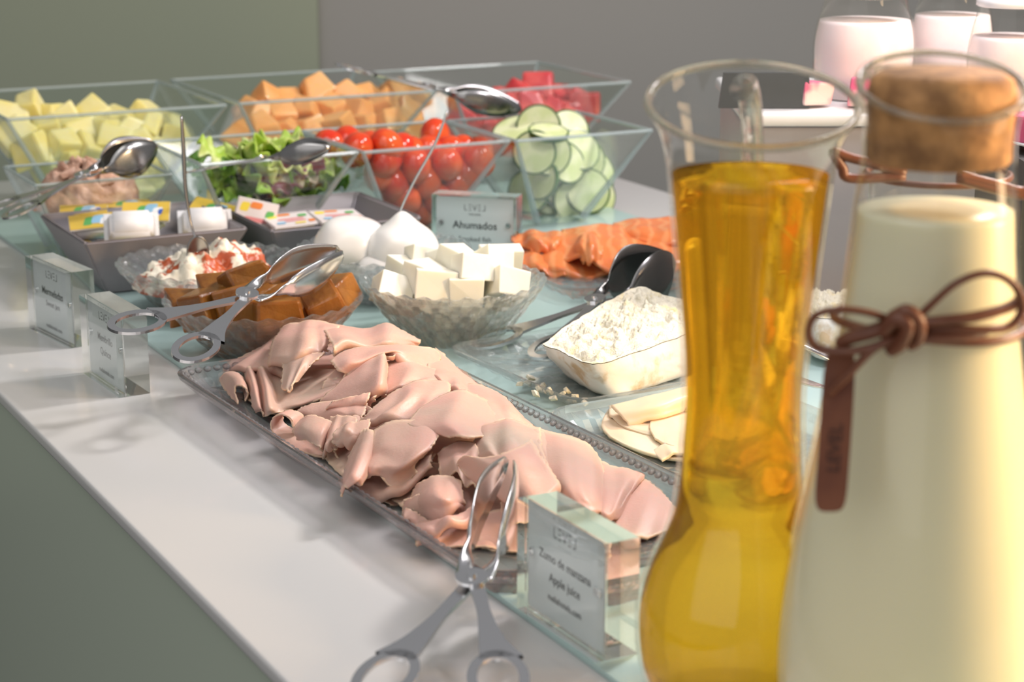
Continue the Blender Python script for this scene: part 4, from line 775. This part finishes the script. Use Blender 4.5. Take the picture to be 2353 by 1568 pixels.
def sign(fl, fr, label, lines, h=.069, t=.027, z=-.0038, flip=False):
    fl, fr = Vector(fl), Vector(fr); x = (fr - fl); w_ = x.length; x.normalize(); ang = math.atan2(x.y, x.x)
    c = (fl + fr) / 2; mt = Matrix.Translation((c.x, c.y, z)) @ Matrix.Rotation(ang, 4, 'Z'); e = empty('sign_block', c, label, 'sign', 'clear acrylic sign blocks', mat=mt)
    ft = t * .20
    for nm, y0, y1 in (('front_plate', 0, ft), ('back_plate', ft + .0008, t)):
        bm = box_bm(w_, y1 - y0, h, 0, 1, (0, (y0 + y1) / 2, h / 2)); ob = bm_obj(nm, bm, 'acrylic', e); ob.data.materials.append(M['glass'])
        for pl in ob.data.polygons: pl.material_index = 1 if abs(pl.normal.y) > .9 else 0
    bm = box_bm(w_ * .93, .0003, h * .93, 0, 1, (0, ft + .0005, h / 2)); card = bm_obj('card', bm, 'paper', e); card.location = (0, 0, 0)
    for k, (nm, sz, yy, mt2) in enumerate(lines):
        if nm == 'LOGO': logo(card, 0, yy * h, sz, yo=ft + .0002)
        else: text(nm, sz, 0, yy * h, mt2, card, yo=ft + .0002)
    for sx in (-1, 1):
        bm = bmesh.new(); bmesh.ops.create_cone(bm, cap_ends=True, segments=20, radius1=.0026, radius2=.0026, depth=.0016); bmesh.ops.rotate(bm, matrix=Matrix.Rotation(R(90), 3, 'X'), verts=bm.verts); bmesh.ops.translate(bm, vec=(sx * w_ * .40, ft * .9, h * .55), verts=bm.verts); bm_obj('magnet', bm, 'chrome', e)
    return e
sign((.003, 1.111), (.047, 1.031), 'clear acrylic sign block for apple juice standing in front of the pitcher', [('LOGO', .0062, .79, ''), ('— —  — — —', .0022, .72, 'inkg'), ('Zumo de manzana', .0078, .55, 'ink'), ('Apple juice', .0078, .375, 'ink'), ('meliahotels.com', .0058, .21, 'ink')], z=0.0003)
sign((-.367, 1.653), (-.322, 1.577), 'clear acrylic sign block for quince paste beside the tong handles', [('LOGO', .0062, .79, ''), ('Membrillo', .0088, .52, 'inkg'), ('Quince', .0088, .35, 'inkg'), ('meliahotels.com', .0055, .12, 'inkg')])
sign((-.450, 1.811), (-.397, 1.737), 'clear acrylic sign block furthest left on the white counter edge', [('LOGO', .0062, .79, ''), ('Mermeladas', .0098, .55, 'ink'), ('Sweet jam', .0075, .40, 'inkg'), ('meliahotels.com', .0055, .10, 'inkg')])
sign((-.086, 2.11), (.0035, 2.085), 'clear acrylic sign block for smoked fish standing behind the mozzarella', [('LOGO', .0058, .76, ''), ('THE LEVEL', .003, .68, 'inkg'), ('Ahumados', .0115, .47, 'ink'), ('Smoked fish', .0075, .27, 'inkg')], z=.0003)

# ------------------------------------------------------------------ juice pitcher
PC = Vector((DY(1712, 800, .98).x, .98, 0))
def zof(py, y): return DY(1176, py, y).z
def pxr(n, y, z): return n / FPX * (y * math.cos(PITCH) - (z - CAM_H) * math.sin(PITCH))
prof = [(40, 1640), (170, 1635), (205, 1600), (226, 1540), (234, 1460), (228, 1390), (206, 1320), (178, 1255), (160, 1200), (150, 1120), (145, 1040), (142, 960), (144, 880), (150, 800), (160, 700), (170, 600), (181, 500), (191, 410), (200, 350), (214, 300), (232, 258), (240, 232)]
PP = [(pxr(n, .98, zof(py, .98)), zof(py, .98)) for n, py in prof]; z0 = PP[0][1]; PP = [(r, z - z0 * (1 - (z - z0) / (PP[-1][1] - z0)) + .0015) for r, z in PP]
PS = [tuple(p) for p in spline(PP, 84)]
pit = empty('juice_pitcher', PC, 'clear glass pitcher full of golden apple juice in the right foreground', 'pitcher')
zr = PS[-1][1]
def wp(v, th, i):
    f = max(0, (v.z - (zr - .05)) / .05) ** 1.5; v = v.copy(); v.z += f * .014 * math.sin(th) - f * .003; return v
lathe('body', PS + [(r - .0022, z) for r, z in PS[::-1]][:1], 'carafe', PC, pit, 96, wp)
# thick rim bead follows the warped rim
ring = []
for k in range(97):
    th = 6.2832 * k / 96; ring.append(wp(Vector((PS[-1][0] * math.cos(th), PS[-1][0] * math.sin(th), zr)), th, 0) + PC)
vs, fs = sweep(ring, .0021, 8, False); mesh('rim', vs, fs, 'rimglass', pit)
zl = zof(388, .98); JP = [(max(r - .0024, .001), z) for r, z in PS if z < zl]; JP = [(0.0002, JP[0][1] + .004)] + JP[3:] + [(JP[-1][0] * .5, JP[-1][1]), (.0002, JP[-1][1])]
lathe('juice', JP, 'juice', PC, pit, 96)
hp = [PC + Vector((.0, .048, zr - .002)), PC + Vector((.006, .075, zr - .004)), PC + Vector((.012, .098, zr - .03)), PC + Vector((.014, .100, zr - .09)), PC + Vector((.012, .085, zr - .15)), PC + Vector((.006, .062, zr - .19)), PC + Vector((0, .042, zr - .205))]
vs, fs = sweep(spline(hp, 36), .0062, 12); mesh('handle', vs, fs, 'rimglass', pit)
vs, fs = sweep([PC + Vector((.0535 + .004 * math.sin(t) + .003, .008 * math.cos(t) * .3, zr + .002 + .0085 * math.cos(t))) for t in [k * 6.2832 / 24 for k in range(25)]], .0018, 8, False); mesh('rim_loop', vs, fs, 'rimglass', pit)

# ------------------------------------------------------------------ milk carafe with cork, cord and tag
YC = .915; 
def axx(py): return 2161 - (py - 250) * .052
CCx = DY(axx(800), 800, YC).x; KC = Vector((CCx, YC, 0))
mprof = [(60, 1705), (240, 1700), (285, 1660), (308, 1580), (315, 1480), (310, 1380), (298, 1280), (282, 1180), (264, 1080), (247, 980), (231, 880), (216, 780), (204, 680), (196, 600), (190, 520), (186, 470), (179, 420), (175, 370), (174, 320), (177, 280), (184, 240), (190, 205)]
MP = [(pxr(n, YC, zof(py, YC)), zof(py, YC)) for n, py in mprof]; z0 = MP[0][1]; MP = [(r, z - z0 * (1 - (z - z0) / (MP[-1][1] - z0)) + .0015) for r, z in MP]
MS = [tuple(p) for p in spline(MP, 84)]; mzr = MS[-1][1]
car = empty('milk_carafe', KC, 'corked glass carafe of cream coloured milk at the right foreground', 'carafe')
def wm(v, th, i):
    f = max(0, (v.z - (mzr - .03)) / .03) ** 1.6; v = v.copy(); v.z += f * .011 * math.sin(th); return v
lathe('body', MS, 'carafe', KC, car, 96, wm)
ring = [wm(Vector((MS[-1][0] * math.cos(k * 6.2832 / 96), MS[-1][0] * math.sin(k * 6.2832 / 96), mzr)), k * 6.2832 / 96, 0) + KC for k in range(97)]
vs, fs = sweep(ring, .0017, 8, False); mesh('rim', vs, fs, 'rimglass', car)
zl = zof(480, YC); LP = [(max(r - .0022, .001), z) for r, z in MS if z < zl]; LP = [(.0002, LP[0][1] + .003)] + LP[3:] + [(LP[-1][0] * .5, LP[-1][1]), (.0002, LP[-1][1])]
lathe('milk', LP, 'milk', KC, car, 96)
zb, zt = zof(372, YC), zof(165, YC); rc = pxr(171, YC, zb)
cp = [(.0002, zb), (rc * .92, zb), (rc * .965, zb + .002), (rc * .965, zb + .018), (rc * .98, zb + .024), (rc * 1.0, zb + .030), (rc * .99, zt - .010), (rc * .93, zt - .003), (rc * .80, zt), (.0002, zt + .001)]
cork = lathe('cork', [(a, b) for a, b in cp], 'cork', KC, None, 64); cork.name = 'cork_stopper'; tag(cork, 'round cork stopper in the neck of the milk carafe', 'cork')
# cord wrapped round the carafe and tied in a bow
def rad_at(z): return min(MS, key=lambda p: abs(p[1] - z))[0]
zc_ = zof(745, YC) + .003; rw = rad_at(zc_)
lc = empty('leather_bow', KC + Vector((0, -rw, zc_)), 'brown leather cord tied in a bow around the milk carafe', 'cord')
vs, fs = sweep([KC + Vector(((rw + .0018) * math.cos(t), (rw + .0018) * math.sin(t), zc_ + .0015 * math.sin(2 * t))) for t in [k * 6.2832 / 60 for k in range(61)]], .0022, 8, False); mesh('band', vs, fs, 'leather', lc)
YB = YC - rw - .008
def cord(pts, r=.0023, nm='loop'):
    L = [DY(px, py, YB + dy) for px, py, dy in pts]; vs, fs = sweep(spline(L, 50), r, 8, flat=.75, ); mesh(nm, vs, fs, 'leather', lc)
cord([(2085, 755, 0), (2140, 700, -.004), (2200, 650, -.008), (2270, 628, -.006), (2330, 655, -.002), (2348, 710, .002), (2320, 750, 0), (2260, 758, -.004), (2180, 755, -.004), (2100, 765, 0)])
cord([(2070, 745, 0), (2000, 720, -.004), (1930, 712, -.006), (1875, 725, -.004), (1858, 765, 0), (1880, 800, .002), (1950, 808, -.004), (2030, 790, -.006), (2085, 755, -.002)])
cord([(2090, 745, -.002), (2160, 738, -.005), (2240, 728, -.004), (2320, 705, .002), (2353, 680, .006)], .0034, 'strand')
cord([(2085, 775, -.002), (2150, 778, -.004), (2220, 770, -.003), (2260, 762, .003)], .0034, 'strand')
cord([(2075, 770, -.004), (2010, 800, -.006), (1950, 860, -.003), (1905, 905, .002)], .0026, 'strand')
cord([(2060, 740, 0), (2010, 760, -.003), (1960, 775, .0), (1930, 790, .004)], .0045, 'strand')
cord([(2050, 730, -.004), (2085, 715, -.008), (2112, 740, -.009), (2110, 775, -.006), (2090, 790, -.003)], .0042, 'knot')
cord([(2030, 765, -.003), (2060, 735, -.008), (2085, 745, -.01), (2070, 785, -.006), (2045, 800, -.002)], .0048, 'knot')
# leather tag
tg = [DY(1925, 800, YB + .012), DY(1915, 900, YB + .01), DY(1905, 1000, YB + .006), DY(1905, 1172, YB - .002)]
cl = [(1934, 800, 28), (1928, 860, 36), (1922, 960, 37), (1915, 1060, 37), (1909, 1140, 36), (1907, 1170, 28), (1906, 1177, 12)]
vs, fs = [], []
for px, py, hw in spline(cl, 30):
    for dx in (-hw, hw):
        for dd in (0, .0022): vs.append(DY(px + dx, py, YB + .008 - (py - 800) / 380 * .022 + dd))
for i in range(30): b = i * 4; fs += [(b, b + 2, b + 6, b + 4), (b + 1, b + 5, b + 7, b + 3), (b, b + 4, b + 5, b + 1), (b + 2, b + 3, b + 7, b + 6)]
fs += [(0, 1, 3, 2), (120, 122, 123, 121)]
lt = mesh('leather_tag', vs, fs, 'leather', None, False); tag(lt, 'narrow brown leather tag hanging from the cord on the milk carafe', 'tag')
cu = bpy.data.curves.new('lettering', 'FONT'); cu.body = 'LEVEL'; cu.size = .0085; cu.extrude = .0001; cu.align_x = 'CENTER'; cu.materials.append(M['leatherd'])
o = bpy.data.objects.new('lettering', cu); C.objects.link(o); o = fmesh(o); o.parent = lt; a = DY(1921, 960, YB - .0015 - .0006) ; b_ = DY(1911, 1100, YB - .0094 - .0006)
dirv = (a - b_).normalized(); yv = Vector((-1, 0, 0)); yv = (yv - dirv * yv.dot(dirv)).normalized(); o.matrix_local = Matrix.Translation((a + b_) / 2 + Vector((.003, -.0006, 0))) @ Matrix((dirv, yv, dirv.cross(yv))).transposed().to_4x4()

# ------------------------------------------------------------------ riser, jars and things on it
rz_ = .205
bm = box_bm(.62, .34, .012, .005, 3); 
ris = empty('serving_riser', (.50, 1.93, 0), 'grey porcelain riser box with a white top behind the pitcher', 'riser')
bm = box_bm(.60, .26, rz_ - .012, .008, 3, (0, 0, (rz_ - .012) / 2)); b1 = bm_obj('box', bm, 'riser', ris, True)
bm = box_bm(.61, .27, .012, .005, 3, (0, 0, rz_ - .006)); bm_obj('top', bm, 'white', ris, True)
ris.location = (DY(1655, 300, 1.75).x + .327, 1.89, 0)
dk = mesh('slate_board', [DY(x_, y_, 1.785) + Vector((0, d_, 0)) for d_ in (0, .008) for x_, y_ in ((1652, 249), (1860, 249), (1860, 168), (1664, 168))], [(0, 1, 2, 3), (7, 6, 5, 4), (0, 3, 7, 4), (1, 5, 6, 2), (3, 2, 6, 7), (0, 4, 5, 1)], 'dark', smooth=False)
tag(dk, 'dark slate board standing on the riser behind the pitcher rim', 'board')
def jar(px, D_, w_px, top_py, fill_py, label, cap=False):
    zb = rz_ + .0005; c = DY(px, 200, D_); c.z = 0; k = D_ * 1.0 / FPX
    f = lambda py: DY(px, py, D_).z
    r = w_px / 2 * k; zt = f(top_py); e = empty('yogurt_jar', (c.x, c.y, zb), label, 'jar', 'pink yogurt jars')
    P = [(r * .2, zb), (r * .9, zb), (r * .97, zb + .006), (r, zb + .03), (r * 1.0, zb + (zt - zb) * .55), (r * .93, zb + (zt - zb) * .75), (r * .84, zb + (zt - zb) * .9), (r * .80, zt)]
    S_ = [tuple(q) for q in spline(P, 40)]
    lathe('body', S_, 'carafe', (c.x, c.y, 0), e, 56)
    zf = f(fill_py); Q = [(max(a - .002, .001), z) for a, z in S_ if z < zf]; Q = [(.0002, Q[0][1] + .002)] + Q[2:] + [(.0002, Q[-1][1])]
    lathe('yogurt', Q, 'pinkmilk', (c.x, c.y, 0), e, 56)
    lathe('rim', [(r * .80, zt - .001), (r * .86, zt), (r * .86, zt + .006), (r * .8, zt + .008), (r * .76, zt + .006), (r * .78, zt)], 'white' if cap else 'rimglass', (c.x, c.y, 0), e, 48)
jar(1981, 1.87, 232, -10, 45, 'pink yogurt jar at the left on the riser')
jar(2180, 1.93, 190, -20, 32, 'pink yogurt jar set furthest back between the other two')
jar(2320, 1.80, 200, 12, 80, 'pink yogurt jar at the right with a white rim', True)
pk = protos('pinkcube', 3, (.030, .026, .024), .002, .003, 300)
for i, (px, py, D_, lab) in enumerate([(1868, 222, 1.80, 'pink and white sweet on the riser seen through the pitcher rim'), (1990, 200, 1.80, 'pink and white sweet half hidden by the cork'), (2345, 296, 1.5, 'pink sweet on the white plate at the right edge')]):
    o = bpy.data.objects.new('pink_sweet', pk[i]); C.objects.link(o); p = DY(px, py, D_); p.z = rz_ + .0135 if i < 2 else p.z; o.location = p; o.rotation_euler = (0, .1, .4 + i); tag(o, lab, 'sweet', 'pink sweets')
# black stand with a white plate at the right edge
zp = DY(2345, 325, 1.5).z; xs = DY(2300, 500, 1.5).x
bs = mesh('black_stand', [(xs + a, 1.44 + b, c) for c in (0, zp - .006) for a, b in ((0, 0), (.25, 0), (.25, .15), (0, .15))], [(3, 2, 1, 0), (4, 5, 6, 7), (0, 1, 5, 4), (1, 2, 6, 5), (2, 3, 7, 6), (3, 0, 4, 7)], 'dark', smooth=False); tag(bs, 'black box stand at the right edge behind the milk carafe', 'stand')
wpz = lathe('white_plate', [(.0002, zp - .0055), (.09, zp - .0055), (.125, zp), (.126, zp + .002), (.09, zp - .002), (.0002, zp - .002)], 'white', (xs + .125, 1.515, 0)); tag(wpz, 'white plate on the black stand at the right edge', 'plate')
# rear carafe with a cord, mostly hidden
RC = Vector((DY(2150, 500, 1.2).x, 1.2, 0))
rcf = empty('rear_carafe', RC, 'glass carafe with a leather cord hidden behind the milk carafe', 'carafe')
zz = DY(2150, 160, 1.2).z
lathe('body', [tuple(q) for q in spline([(.02, .001), (.048, .001), (.052, .02), (.047, .08), (.042, .14), (.041, zz - .05), (.040, zz - .04), (.041, zz)], 40)], 'carafe', RC, rcf, 64)
lathe('milk', [(.0002, .004), (.046, .004), (.050, .02), (.045, .08), (.040, .14), (.039, zz - .09), (.0002, zz - .09)], 'milk', RC, rcf, 64)
zq = DY(2150, 400, 1.2).z
rcd = empty('leather_bow', RC + Vector((0, 0, zq)), 'brown leather cord around the rear carafe', 'cord')
vs, fs = sweep([RC + Vector((.043 * math.cos(t), .043 * math.sin(t), zq)) for t in [k * 6.2832 / 40 for k in range(41)]], .002, 8, False); mesh('band', vs, fs, 'leather', rcd)
for pts in ([(2080, 400), (2000, 375), (1950, 362), (1915, 350), (1935, 385), (1955, 410), (2080, 405)], [(2200, 402), (2290, 425), (2345, 440), (2375, 432), (2345, 448), (2200, 410)]):
    vs, fs = sweep(spline([DY(a, b, 1.145) for a, b in pts], 40), .003, 8); mesh('loop', vs, fs, 'leather', rcd)

# ------------------------------------------------------------------ each repeat is told apart by its row and place
ORD = ['first', 'second', 'third', 'fourth', 'fifth', 'sixth', 'seventh', 'eighth', 'ninth', 'tenth', 'eleventh', 'twelfth']
def pix(v):
    fy = v.y * math.cos(PITCH) - (v.z - CAM_H) * math.sin(PITCH); up = v.y * math.sin(PITCH) + (v.z - CAM_H) * math.cos(PITCH); return 1176.5 + FPX * v.x / fy, 784 - FPX * up / fy
def places(group, nrows, fmt):
    L = [(pix(o.location), o) for o in bpy.data.objects if o.get('group') == group and o.parent is None]; L.sort(key=lambda q: q[0][1]); n = len(L); names = {1: [''], 2: ['upper', 'lower'], 3: ['top', 'middle', 'bottom'], 4: ['top', 'upper', 'lower', 'bottom']}[nrows]
    for r in range(nrows):
        row = L[r * n // nrows:(r + 1) * n // nrows]; row.sort(key=lambda q: q[0][0])
        for i, (_, o) in enumerate(row): o['label'] = fmt + ((', %s row, ' % names[r]) if names[r] else ', ') + ORD[i] + ' from the left'
places('pineapple chunks', 3, 'pale yellow pineapple chunk in the left glass bowl')
places('melon chunks', 3, 'orange melon chunk in the middle glass bowl')
places('watermelon chunks', 3, 'red watermelon chunk in the rear right bowl')
places('cherry tomatoes', 4, 'shiny red cherry tomato in the glass bowl')
places('cucumber slices', 2, 'round dark peeled cucumber slice in the bowl')
places('white cheese cubes', 3, 'white fresh cheese cube in the crystal bowl')
places('quince paste pieces', 3, 'amber brown quince paste piece in the bowl')
places('cheese crumbs', 1, 'pale cheese crumb on the woven crystal plate')
for k_ in LL:
    rows_ = [o for o in bpy.data.objects if o.get('label') == LL[k_]]; rows_.sort(key=lambda o: pix(o.location)[0])
    for i, o in enumerate(rows_): o['label'] = LL[k_].replace(' in the square glass bowl', ' in the salad bowl') + ', ' + ORD[i] + ' from the left'
for g_ in ('butter', 'jam'):
    rows_ = [o for o in bpy.data.objects if o.get('label') == g_ + ' portion lying under the others in the grey dish']; rows_.sort(key=lambda o: pix(o.location)[0])
    for i, o in enumerate(rows_): o['label'] = g_ + ' portion lying under the others in the grey dish, ' + ORD[i] + ' from the left'
